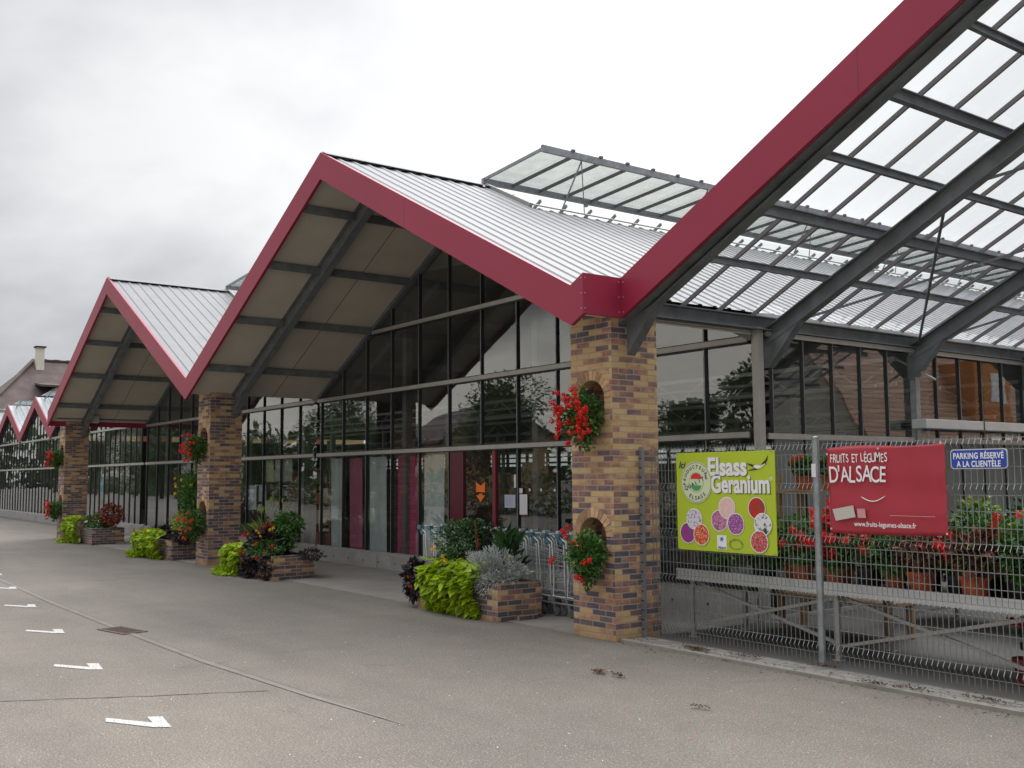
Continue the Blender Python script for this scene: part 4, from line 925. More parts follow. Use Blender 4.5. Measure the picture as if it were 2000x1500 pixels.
plant('lime_vine', 'lime green vine hanging by the small planter near the farthest pillar', 'plant', [('foliage', 'lime', lambda mb: (lime('', (-21.9, -20.6), 7.15, 0.72, 420, 0.13)(mb), bush(mb, (-21.7, 6.95, 0.05), (0.5, 0.2, 0.04), 100, 0.1, 0.08, 'heart', up=0.5)))], 'lime vines spilling from the planters', (-21.2, 7.2, 0.4))
plant('rust_red_bedding', 'reddish brown and green bedding plants in the small planter near the farthest pillar', 'flowers', [('foliage', 'green', B((-20.5, 7.55, 0.58), (0.6, 0.34, 0.2), 1200, 0.07, 0.05)), ('rust_foliage', 'rust', B((-20.0, 7.75, 0.78), (0.45, 0.3, 0.28), 1100, 0.07, 0.05)), ('white_bloom', 'white', lambda mb: flowers(mb, [(-20.2, 7.15, 0.62)], 0.05, 26, 0.035)), ('red_blooms', 'red', lambda mb: flowers(mb, [(-19.7, 7.5, 0.6), (-19.9, 7.3, 0.72), (-20.6, 7.2, 0.7)], 0.04, 20, 0.03))], None, (-20.4, 7.6, 0.4))
mb = MB(); blades(mb, (-18.0, 8.6, 0.0), 40, 0.01, 0.1)

# ------------------------------------------------------------------ nested shopping trolleys
def make_trolley():
    o = thing('shopping_trolley', 'x', 'shopping trolley', 'nested shopping trolleys')
    # local: handle at x=0, basket reaches toward -x ; width in y: 0..0.5
    Wd = 0.50
    mb = MB()
    for y in (0.0, Wd):
        mb.tube([(0.0, y, 0.97), (-0.13, y, 0.90), (-0.17, y, 0.50), (-0.15, y, 0.24), (-0.80, y*0.86+0.035, 0.22)], 0.011, 6)
        mb.tube([(0.03, y, 0.96), (-0.09, y, 0.86), (-0.10, y, 0.40), (-0.13, y, 0.16)], 0.010, 6)
        mb.tube([(-0.13, y, 0.16), (-0.82, y*0.8+0.05, 0.15)], 0.010, 6)
    mb.tube([(-0.80, 0.05, 0.22), (-0.80, Wd-0.05, 0.22)], 0.010, 6)
    mb.build('frame', M_CHROME, o, smooth=True)
    mb = MB()
    for y in (0.015, Wd-0.015):
        yy = lambda x: y+(Wd/2-y)*0.18*(-x/0.8)
        for i in range(9):
            x = -0.14-0.08*i; mb.tube([(x, yy(x), 0.82-0.012*i), (x, yy(x), 0.40+0.012*i)], 0.003, 3, cap=False)
        for j in range(7):
            f = j/6; mb.tube([(-0.12, y, 0.82-0.42*f), (-0.80, yy(-0.8), 0.73-0.24*f)], 0.003 if j not in (0, 6) else 0.006, 3, cap=False)
    for i in range(8):
        y = 0.06+i*0.054; mb.tube([(-0.80, y, 0.73), (-0.80, y, 0.49), (-0.12, y, 0.40)], 0.003, 3, cap=False)
    for i in range(4): x = -0.2-0.18*i; mb.tube([(x, 0.03, 0.41), (x, Wd-0.03, 0.41)], 0.003, 3, cap=False)
    mb.build('wire_basket', M_CHROME, o)
    mb = MB()
    for i in range(7): y = 0.05+i*0.066; mb.tube([(-0.14, y, 0.23), (-0.80, y*0.9+0.02, 0.22)], 0.003, 3, cap=False)
    mb.build('lower_rack', M_CHROME, o)
    mb = MB(); mb.tube([(0.02, 0.04, 0.985), (0.02, Wd-0.04, 0.985)], 0.014, 8); mb.build('handle', M_PALE, o, smooth=True)
    mb = MB(); mb.box(-0.03, 0.055, -0.03, 0.035, 0.945, 1.005); mb.prism([(-0.05, -0.02, 0.93), (-0.09, -0.02, 0.89), (-0.03, -0.02, 0.86), (0.0, -0.02, 0.93)], (0, 0.03, 0)); mb.build('handle_cap', M_TEALL, o, bevel=0.006)
    mb = MB(); mb.box(-0.03, 0.055, Wd-0.035, Wd+0.03, 0.945, 1.01); mb.build('handle_cap', M_TEAL, o, bevel=0.006)
    mb = MB(); mb.box(-0.01, 0.045, 0.20, 0.30, 0.965, 1.02); mb.build('coin_lock', M_PALE, o, bevel=0.006)
    for x in (-0.16, -0.78):
        for y in (0.02, Wd-0.02):
            yw = y if x > -0.5 else y*0.82+0.045
            mb = MB(); mb.tube([(x-0.03, yw-0.014, 0.062), (x-0.03, yw+0.014, 0.062)], 0.052, 14)
            mb.tube([(x-0.03, yw-0.0145, 0.062), (x-0.03, yw+0.0145, 0.062)], 0.02, 8); w = mb.build('wheel', M_RUBBER, o)
            mb = MB(); mb.prism([(x-0.045, yw-0.022, 0.06), (x-0.015, yw-0.022, 0.06), (x+0.02, yw-0.022, 0.145), (x-0.04, yw-0.022, 0.145)], (0, 0.004, 0)); mb.prism([(x-0.045, yw+0.018, 0.06), (x-0.015, yw+0.018, 0.06), (x+0.02, yw+0.018, 0.145), (x-0.04, yw+0.018, 0.145)], (0, 0.004, 0)); mb.box(x-0.04, x+0.02, yw-0.022, yw+0.022, 0.145, 0.152); mb.build('fork', M_GALV, w)
    return o
t0 = make_trolley()
TX = [-4.40+0.272*i for i in range(14)]
tl = []
for i, x in enumerate(TX):
    t = t0 if i == 0 else copy_tree(t0)
    t.scale = (-1, 1, 1); t.location = (x, 8.0+random.uniform(-0.008, 0.008), 0.013); t.rotation_euler = (0, 0, random.uniform(-0.01, 0.01)); tl.append(t)
    t['label'] = ('leftmost trolley of the nested row, its teal handle clear of the shrub' if i == 0 else
                  'second trolley from the left end of the nested row' if i == 1 else
                  'trolley at the right end of the nested row, against the brick pillar' if i == 13 else
                  'nested trolley in the gap between the planter and the nearest pillar' if i >= 9 else 'nested trolley hidden behind the shrub of the nearest planter')
# two trolleys far off under the middle canopy
for k in range(3):
    t = copy_tree(t0); t.location = (-18.6+0.28*k, 8.75, 0.013); t.scale = (1, 1, 0.45); t['label'] = 'low flat trolley in the group of three under the middle canopy'; t['group'] = 'low trolleys under the middle canopy'

# ------------------------------------------------------------------ wire mesh fence
FY = 7.80
fo = thing('wire_fence', 'grey welded wire mesh fence with bent ribs, between the pillar and the right edge', 'fence', loc=(0.72, FY, 0))
def fp(mb, n, m, par=None, **k):
    b = mb.build(n, m, par or fo, **k)
    if not par: b.location = (-0.72, -FY, 0)
    return b
folds = [0.17, 0.645, 1.12, 1.595, 1.955]
zs_ = [0.06]
for z in folds: zs_ += [(z-0.045, 0), (z, -0.03), (z+0.045, 0)]
prof = [(0.05, 0)]+[t for t in zs_[1:]]; prof[-1] = (2.0, 0); prof.append((2.025, 0))
hz_ = []
for z in folds: hz_ += [z-0.045, min(z+0.045, 2.0)]
for a, b_ in zip(folds, folds[1:]):
    n_ = 2 if b_-a > 0.4 else 1
    for i in range(1, n_+1): hz_.append(a+0.045+(b_-a-0.09)*i/(n_+1))
def wire(mb, path, t=0.0052):
    h = t/2; b = len(mb.v)
    for (x, y, z) in path:
        mb.v.extend([(x-h, y-h, z), (x+h, y-h, z), (x+h, y+h, z), (x-h, y+h, z)])
    for i in range(len(path)-1):
        for j in range(4): mb.f.append((b+4*i+j, b+4*i+(j+1) % 4, b+4*i+4+(j+1) % 4, b+4*i+4+j))
posts_x = [0.56, 2.885, 5.21, 7.53, 9.86]
for a, b_ in zip(posts_x, posts_x[1:]):
    mb = MB(); x = a+0.06
    while x < b_-0.03: wire(mb, [(x, FY+dy, z) for z, dy in prof]); x += 0.05
    for z in hz_: mb.box(a+0.02, b_-0.02, FY+0.003, FY+0.0085, z-0.0028, z+0.0028)
    fp(mb, 'mesh_panel', M_WIRE)
for i, x in enumerate(posts_x):
    mb = MB(); 
    if i == 0: mb.box(0.689, 0.728, 7.64, 7.68, 0.02, 2.03)
    else: mb.tube([(x, FY-0.035, 0), (x, FY-0.035, 2.06)], 0.032, 12); mb.lathe((x, FY-0.035, 2.06), [(0.034, -0.01), (0.034, 0.003), (0.0, 0.012)], 12)
    p = fp(mb, 'post', M_GALVB if False else M_GALV, smooth=False)
    if i == 0:
        mb = MB(); z = 0.1
        while z < 2: mb.box(0.692, 0.725, 7.6375, 7.6395, z, z+0.012); z += 0.1
        mb.build('slots', M_DARK, p)
    if i == 1:
        mb = MB(); mb.box(x-0.026, x+0.02, FY-0.071, FY-0.068, 1.70, 1.82); s_ = mb.build('sticker', M_PAPER, p)
mb = MB(); mb.box(2.87, 2.89, FY-0.0735, FY-0.0715, 1.708, 1.728); 
# ------------------------------------------------------------------ lettering
def text_part(s, size, x, z, y, m, parent, name='lettering', sx=1.0, bold=0.0, shear=0.0, align='CENTER', rot=0.0, ext=0.001, space=1.0, off=(0, 0, 0), fitw=None):
    cu = bpy.data.curves.new('t', 'FONT'); cu.body = s; cu.size = size; cu.extrude = ext; cu.offset = bold; cu.shear = shear; cu.align_x = align; cu.align_y = 'CENTER'; cu.space_character = space; cu.resolution_u = 6
    ob = bpy.data.objects.new('t', cu); col.objects.link(ob); dg = bpy.context.evaluated_depsgraph_get(); dg.update()
    me = bpy.data.meshes.new_from_object(ob.evaluated_get(dg)); bpy.data.objects.remove(ob); bpy.data.curves.remove(cu)
    if fitw:
        xx = [v.co.x for v in me.vertices]; sx = fitw/(max(xx)-min(xx)); yy = [v.co.y for v in me.vertices]
        me.transform(Matrix.Translation((-(max(xx)+min(xx))/2, -(max(yy)+min(yy))/2, 0)))
    M_ = Matrix.Translation((x, y, z)) @ Matrix.Rotation(-rot, 4, 'Y') @ Matrix.Rotation(math.pi/2, 4, 'X') @ Matrix.Diagonal((sx, 1, 1, 1))
    me.transform(M_); me.materials.clear(); me.materials.append(m); me.name = name
    o = bpy.data.objects.new(name, me); col.objects.link(o); o.parent = parent; o.location = off; return o
def flat(name, color, rough=0.5): return mat(name, color, rough)
M_NAVY = flat('navy_print', (0.03, 0.04, 0.16)); M_WP = flat('white_print', (0.85, 0.85, 0.85)); M_SHADOWP = flat('dark_green_print', (0.10, 0.13, 0.02)); M_BLK = flat('black_print', (0.012, 0.012, 0.012))
M_LIME = flat('lime_board', (0.46, 0.58, 0.025), 0.45)
def poly_y(mb, pts, y, th=0.001): mb.prism([(p[0], y, p[1]) for p in pts], (0, th, 0))

# lime green producer board
SY = 7.735; sb = thing('lime_sign_board', 'square lime green board with flower photos, fixed to the fence by the pillar', 'sign', loc=(1.79, SY, 0.965))
SO = (-1.79, -SY, -0.965)
def U(u, v): return (1.15+(u-115)/1310*1.285, 1.955-(v-95)/1315*0.99)
mb = MB(); mb.box(1.15, 2.435, SY, SY+0.012, 0.965, 1.955); b = mb.build('board', M_LIME, sb, bevel=0.002); b.location = SO
def sp_(mb, n, m): b = mb.build(n, m, sb); b.location = SO; return b
def T(s, h, u, v, m, **k):
    x, z = U(u, v); return text_part(s, h, x, z, SY-k.pop('dy', 0.004), m, sb, off=SO, **k)
for (s, u, v, sx) in (('Elsass', 826, 290, 0.505), ('Geranium', 985, 515, 0.74)):
    T(s, 0.245, u+8, v+9, M_SHADOWP, fitw=sx+0.004, bold=0.0100, dy=0.0030, ext=0.0004)
    T(s, 0.245, u, v, M_WP, fitw=sx, bold=0.0085, dy=0.0045, ext=0.0004)
T('®', 0.05, 1378, 462, M_WP)
T('Ici', 0.098, 195, 262, M_NAVY, shear=0.35, bold=0.001)
cx_, cz_ = U(402, 498); RB = 0.213
def ring(r0, r1, y, m, n='ring'):
    mb = MB(); k = 48
    for i in range(k):
        t0_, t1_ = 2*math.pi*i/k, 2*math.pi*(i+1)/k
        mb.prism([(cx_+r*math.cos(t), y, cz_+r*math.sin(t)) for r, t in ((r0, t0_), (r1, t0_), (r1, t1_), (r0, t1_))], (0, 0.0006, 0))
    return sp_(mb, n, m)
mb = MB(); mb.disc((cx_, cz_), RB, SY-0.0016-0.004, 48, 0.0006); sp_(mb, 'badge', flat('pale_lime_print', (0.66, 0.74, 0.45)))
ring(RB-0.014, RB-0.010, SY-0.0066, M_NAVY); ring(0.098, 0.101, SY-0.0066, M_NAVY)
def arc(s, r, a0, a1, size, flip=False):
    for i, ch in enumerate(s):
        a = R(a0+(a1-a0)*i/(len(s)-1)); x = cx_+r*math.cos(a); z = cz_+r*math.sin(a)
        text_part(ch, size, x, z, SY-0.0075, M_NAVY, sb, off=SO, rot=(a-math.pi/2 if not flip else a+math.pi/2), bold=0.0008, ext=0.0003)
arc('PRODUCTEUR', 0.158, 186, 34, 0.050); arc('ELSASS', 0.160, 238, 312, 0.056, True)
mb = MB(); poly_y(mb, [(cx_+0.075*math.cos(t), cz_+0.035+0.06*math.sin(t)) for t in [math.pi*i/10 for i in range(11)]], SY-0.0072); sp_(mb, 'red_roof_mark', flat('red_print', (0.65, 0.03, 0.03)))
mb = MB(); poly_y(mb, [(cx_+0.07*math.cos(t), cz_-0.03-0.055*math.sin(t)) for t in [math.pi*i/10 for i in range(11)]], SY-0.0072); sp_(mb, 'green_field_mark', flat('green_print', (0.06, 0.36, 0.10)))
for i, ch in enumerate('QUALITE'):
    t = i-3; text_part(ch, 0.058, cx_+t*0.046, cz_+t*0.018-0.004, SY-0.0085, M_NAVY, sb, off=SO, rot=R(18), bold=0.001, ext=0.0003)
# stork
mb = MB(); st = lambda pts: [U(u, v) for u, v in pts]
poly_y(mb, st([(1078, 248), (1130, 262), (1190, 278), (1240, 290), (1225, 325), (1170, 305), (1120, 280)]), SY-0.005)
poly_y(mb, st([(1268, 265), (1300, 235), (1325, 205), (1350, 155), (1342, 215), (1318, 255), (1280, 280)]), SY-0.005)
poly_y(mb, st([(1120, 335), (1190, 318), (1225, 330), (1180, 338), (1095, 350)]), SY-0.005); sp_(mb, 'stork_wings', M_BLK)
mb = MB(); poly_y(mb, st([(1165, 285), (1215, 275), (1265, 290), (1310, 258), (1318, 266), (1270, 308), (1225, 325), (1185, 312)]), SY-0.0065); sp_(mb, 'stork_body', M_WP)
mb = MB(); poly_y(mb, st([(1312, 256), (1352, 262), (1313, 268)]), SY-0.0065); sp_(mb, 'stork_beak', flat('red_print', (0.65, 0.03, 0.03)))
def petal_mat(name, a, b, bg, scale, thr=0.5):
    mt = bpy.data.materials.new(name); mt.use_nodes = True; t = mt.node_tree; bs = t.nodes['Principled BSDF']
    tc_ = t.nodes.new('ShaderNodeTexCoord'); vo = t.nodes.new('ShaderNodeTexVoronoi'); vo.inputs['Scale'].default_value = scale; K(t, tc_.outputs['Object'], vo.inputs['Vector'])
    n = noise(t, tc_.outputs['Object'], scale*0.5, 3)
    c = ramp(t, vo.outputs['Distance'], [(0.05, a), (0.4, b), (0.62, b), (0.8, bg)]); c = mixc(t, ramp(t, n, [(thr, (0,)*3), (thr+0.12, (1,)*3)]), c, bg)
    K(t, c, bs.inputs['Base Color']); bs.inputs['Roughness'].default_value = 0.5; return mt
G_ = (0.06, 0.11, 0.04)
CIR = [((705, 1000), (0.75, 0.55, 0.65), (0.55, 0.16, 0.36), G_, 45, 0.55), ((812, 828), (0.70, 0.16, 0.14), (0.82, 0.58, 0.55), (0.75, 0.5, 0.45), 55, 0.6), ((925, 1035), (0.75, 0.6, 0.75), (0.36, 0.06, 0.34), G_, 50, 0.62),
       ((270, 1180), (0.42, 0.04, 0.34), (0.34, 0.03, 0.27), G_, 30, 0.6), ((365, 990), (0.75, 0.6, 0.72), (0.72, 0.66, 0.78), G_, 45, 0.62), ((462, 1196), (0.8, 0.7, 0.6), (0.72, 0.10, 0.02), (0.25, 0.07, 0.02), 42, 0.6),
       ((1200, 826), (0.62, 0.02, 0.02), (0.52, 0.015, 0.015), G_, 30, 0.62), ((1270, 1025), (0.78, 0.76, 0.78), (0.72, 0.72, 0.74), (0.03, 0.05, 0.03), 28, 0.55), ((1222, 1246), (0.8, 0.7, 0.7), (0.62, 0.06, 0.08), G_, 55, 0.65)]
for i, (c, a, b_, bg, s, th) in enumerate(CIR):
    x, z = U(*c); yb = SY-0.003-0.0012*(i+1)*0.8
    mb = MB(); mb.disc((x, z), 0.108, yb, 36, 0.0004); sp_(mb, 'white_ring', M_WP)
    mb = MB(); mb.disc((x, z), 0.1, yb-0.0006, 36, 0.0004); sp_(mb, 'flower_photo', petal_mat('petals_photo', a, b_, bg, s, th))
mb = MB(); x0, z0 = U(672, 1375); x1, z1 = U(797, 1190); mb.box(x0, x1, SY-0.004, SY-0.003, z0, z1); sp_(mb, 'white_label', M_WP)
xs0, zs0 = U(735, 1240); mb = MB(); poly_y(mb, [(xs0+(0.032 if k % 2 == 0 else 0.013)*math.sin(k*math.pi/5+0.2), zs0+(0.032 if k % 2 == 0 else 0.013)*math.cos(k*math.pi/5+0.2)) for k in range(10)], SY-0.0055); sp_(mb, 'blue_star', flat('blue_print', (0.03, 0.12, 0.5)))
T('Alsace', 0.04, 735, 1350, M_NAVY, dy=0.0055)
xe, ze = U(920, 1300); mb = MB()
for i in range(26):
    a = 2*math.pi*i/26; mb.disc((xe+0.085*math.cos(a)*random.uniform(0.9, 1.05), ze+0.048*math.sin(a)*random.uniform(0.9, 1.05)), random.uniform(0.006, 0.012), SY-0.004, 6, 0.0005)
sp_(mb, 'wreath_emblem', flat('wreath_print', (0.28, 0.30, 0.10)))
mb = MB()
for u, v in ((128, 115), (1395, 110), (128, 1390), (1395, 1395)): x, z = U(u, v); mb.disc((x, z), 0.008, SY-0.003, 10, 0.002)
sp_(mb, 'screws', M_GALV)

# red banner
BY = 7.735; bo = thing('red_banner', 'red vinyl banner with white hand lettering tied to the fence', 'banner', loc=(3.60, BY, 1.22)); BO = (-3.60, -BY, -1.22)
M_BAN = mat('red_vinyl', (0.40, 0.028, 0.048), 0.45, var=0.05, vscale=5)
mb = MB(); nx, nz = 36, 24
def bw(u, v): return 0.010*math.sin(u*9+v*3)*(1-v)*0.6+0.006*math.sin(v*14+u*2)*(0.5 if 0.2 < v < 0.8 else 0.2)+0.004*math.sin(u*23)*abs(v-0.5)
X0, X1, Z0, Z1 = 3.035, 4.165, 1.215, 1.965
for j in range(nz+1):
    for i in range(nx+1):
        u, v = i/nx, j/nz; sag = 0.012*math.sin(math.pi*u*2)*(v > 0.98)-0.008*math.sin(math.pi*u)*(v < 0.02)
        mb.v.append((X0+(X1-X0)*u+0.008*math.sin(v*5)*(u < 0.02), BY+bw(u, v), Z0+(Z1-Z0)*v+sag+0.018*(u-0.5)))
for j in range(nz):
    for i in range(nx): a = j*(nx+1)+i; mb.f.append((a, a+1, a+nx+2, a+nx+1))
b = mb.build('cloth', M_BAN, bo, smooth=True); b.location = BO
sm_ = b.modifiers.new('thickness', 'SOLIDIFY'); sm_.thickness = 0.0015
def V(px, py): return (3.035+(px-75)/1215*1.13, 1.965-(py-100)/920*0.75+0.0)
BL = BY-0.019
def TB(s, h, px, py, **k): x, z = V(px, py); return text_part(s, h, x, z, BL, M_WP, bo, off=BO, **k)
def hand(s, px0, px1, py, h, sx, bold=0.003, seed=1):
    rr = random.Random(seed); wd = {'I': 0.55, ' ': 0.6, "'": 0.5, 'M': 1.35, 'F': 0.9, 'E': 0.9, 'T': 0.9, 'L': 0.85}
    ws = [wd.get(ch, 1.0) for ch in s]; tot = sum(ws)-ws[0]/2-ws[-1]/2; acc = 0; cen = []
    for w in ws: cen.append(acc+w/2); acc += w
    cen = [(c-cen[0])/tot*(len(s)-1) for c in cen]; n = len(s)
    for k, ch in enumerate(s):
        i = cen[k]
        if ch == ' ': continue
        TB(ch, h*rr.uniform(0.94, 1.08), px0+(px1-px0)*i/(n-1), py+rr.uniform(-6, 6), sx=sx, bold=bold, rot=R(rr.uniform(-4, 4)), ext=0.0004)
hand('FRUITS ET LÉGUMES', 130, 720, 228, 0.108, 0.60, 0.0005, 3)
hand("D'ALSACE", 150, 680, 405, 0.198, 0.70, 0.0015, 5)
TB('www.fruits-legumes-alsace.fr', 0.060, 680, 930, fitw=0.595, bold=0.0006, ext=0.0004)
mb = MB(); mb.tube([(V(445+255*t, 0)[0], BL, V(0, 635+52*math.sin(math.pi*t)-10*t)[1]) for t in [i/10 for i in range(11)]], [0.001]+[0.0045]*9+[0.001], 5); b = mb.build('white_swoosh', M_WP, bo); b.location = BO
M_CARD = flat('grey_card_print', (0.55, 0.52, 0.47)); M_PINKP = flat('pink_print', (0.62, 0.30, 0.34))
mb = MB(); poly_y(mb, [V(*p) for p in ((158, 898), (378, 852), (355, 728), (125, 775))], BL); b = mb.build('printed_card', M_CARD, bo); b.location = BO
mb = MB(); poly_y(mb, [V(*p) for p in ((402, 858), (490, 858), (482, 762), (396, 762))], BL); b = mb.build('printed_tag', M_PINKP, bo); b.location = BO
mb = MB(); poly_y(mb, [V(*p) for p in ((740, 828), (1185, 828), (1185, 822), (740, 822))], BL); b = mb.build('white_rule', M_PINKP, bo); b.location = BO
mb = MB()
for p in ((80, 175), (1262, 90), (100, 985), (1285, 990), (640, 130)): x, z = V(*p); mb.disc((x, z), 0.009, BL+0.004, 10, 0.003)
b = mb.build('eyelets', M_PALE, bo); b.location = BO

# blue parking plate
PY = 7.745; po = thing('blue_parking_plate', 'blue rounded plate with white capitals reserving parking for customers', 'sign', loc=(4.44, PY, 1.76)); PO = (-4.44, -PY, -1.76)
def rrect(x0, x1, z0, z1, r, n=5):
    pts = []
    for cx, cz, a0 in ((x1-r, z1-r, 0), (x0+r, z1-r, 90), (x0+r, z0+r, 180), (x1-r, z0+r, 270)):
        for i in range(n+1): a = R(a0+90*i/n); pts.append((cx+r*math.cos(a), cz+r*math.sin(a)))
    return pts
mb = MB(); poly_y(mb, rrect(4.205, 4.675, 1.758, 1.915, 0.03), PY, 0.006); b = mb.build('rim', M_PALE, po); b.location = PO
mb = MB(); poly_y(mb, rrect(4.213, 4.667, 1.766, 1.907, 0.026), PY-0.003, 0.002); b = mb.build('plate', flat('blue_enamel', (0.012, 0.06, 0.40), 0.35), po); b.location = PO
text_part('PARKING RÉSERVÉ', 0.066, 4.44, 1.868, PY-0.005, M_WP, po, off=PO, fitw=0.415, bold=0.0016, space=1.1)
text_part('A LA CLIENTÈLE', 0.066, 4.44, 1.804, PY-0.005, M_WP, po, off=PO, fitw=0.36, bold=0.0016, space=1.1)

# ------------------------------------------------------------------ flower benches and pots behind the fence
def bench(x0, x1, y0, y1, h, label, xleg):
    o = thing('display_bench', label, 'bench', 'aluminium display benches', loc=(x0, y0, 0.016)); off = (-x0, -y0, -0.016)
    def P(mb, n, m): b = mb.build(n, m, o); b.location = off; return b
    mb = MB(); mb.box(x0, x1, y0, y0+0.03, h-0.115, h); mb.box(x0, x1, y0-0.008, y0-0.001, h-0.02, h); mb.box(x0, x1, y0-0.008, y0-0.001, h-0.11, h-0.09); P(mb, 'edge_profile', M_PALE)
    mb = MB(); mb.box(x0, x1, y0+0.03, y1, h-0.06, h-0.045); P(mb, 'tray', mat('dark_mat_tray', (0.06, 0.065, 0.05), 0.9, var=0.2))
    for x in xleg:
        for y in (y0+0.04, y1-0.35): mb = MB(); mb.box(x-0.02, x+0.02, y-0.02, y+0.02, 0.016, h-0.116 if y < y0+0.1 else h-0.061); mb.box(x-0.05, x+0.05, y-0.04, y+0.04, 0.016, 0.022); P(mb, 'leg', M_ALU)
    for a, b_ in zip(xleg, xleg[1:]):
        yb = y0+0.005
        mb = MB(); mb.beam((a, yb+0.07, 0.14), (b_, yb+0.07, h-0.14), 0.03, 0.03); P(mb, 'brace', M_ALU)
        mb = MB(); mb.beam((a, yb+0.11, h-0.14), (b_, yb+0.11, 0.14), 0.03, 0.03); P(mb, 'brace', M_ALU)
    return o
bench(0.78, 10.0, 8.08, 9.3, 0.725, 'long pale aluminium bench right behind the wire fence', [0.98, 2.80, 4.62, 6.44, 8.26])
bench(1.6, 10.0, 10.6, 12.0, 0.72, 'second aluminium bench farther back in the courtyard', [1.9, 3.7, 5.5, 7.3])

def pot(x, y, z, r, h, m, label, group, foliage):
    o = thing('potted_plant', label, 'potted plant', group, loc=(x, y, z))
    mb = MB(); mb.lathe((0, 0, 0), [(0.0, 0), (r*0.72, 0), (r*0.95, h*0.82), (r*1.05, h*0.82), (r*1.06, h), (r*0.96, h), (r*0.9, h*0.9), (0, h*0.9)], 18); mb.build('pot', m, o, smooth=False)
    for n, k, fn in foliage:
        mb = MB(); fn(mb)
        for k_ in (split_heads(mb) if hasattr(mb, 'heads') else [mb]): k_.build('flower_head' if hasattr(mb, 'heads') else n, LEAF[k], o)
    return o
def F_ger(r, h, key, nf, lk='green'):
    return [('foliage', lk, lambda mb: bush(mb, (0, 0, h), (r, r, r*0.85), int(900*r/0.2), 0.05, 0.045, shell=0.2)),
            ('flower_heads', key, lambda mb: flowers(mb, [(random.gauss(0, r*0.5), -abs(random.gauss(0, r*0.6)), h+r*random.uniform(-0.1, 1.15)) for i in range(nf)], 0.045, 34, 0.032))]
def F_col(r, h): return [('foliage', 'coleus', lambda mb: bush(mb, (0, 0, h), (r, r, r), 480, 0.07, 0.05, 'heart', shell=0.2)), ('green_foliage', 'yellowg', lambda mb: bush(mb, (0, 0, h*0.95), (r*0.9, r*0.9, r*0.8), 160, 0.05, 0.035, shell=0.3))]
def F_grass(r, h, key='green', n=170): return [('foliage', key, lambda mb: (blades(mb, (0, 0, 0.12), n, h, 0.5, 0.02), bush(mb, (0, 0, h*0.5), (r, r, h*0.4), 500, 0.09, 0.02, shell=0.1)))]
def F_bush(r, h, key='green', n=900): return [('foliage', key, lambda mb: bush(mb, (0, 0, h), (r, r, r*1.1), n, 0.06, 0.04, shell=0.15))]
zb = 0.682
GP = 'potted plants on the bench behind the fence'
random.seed(21)
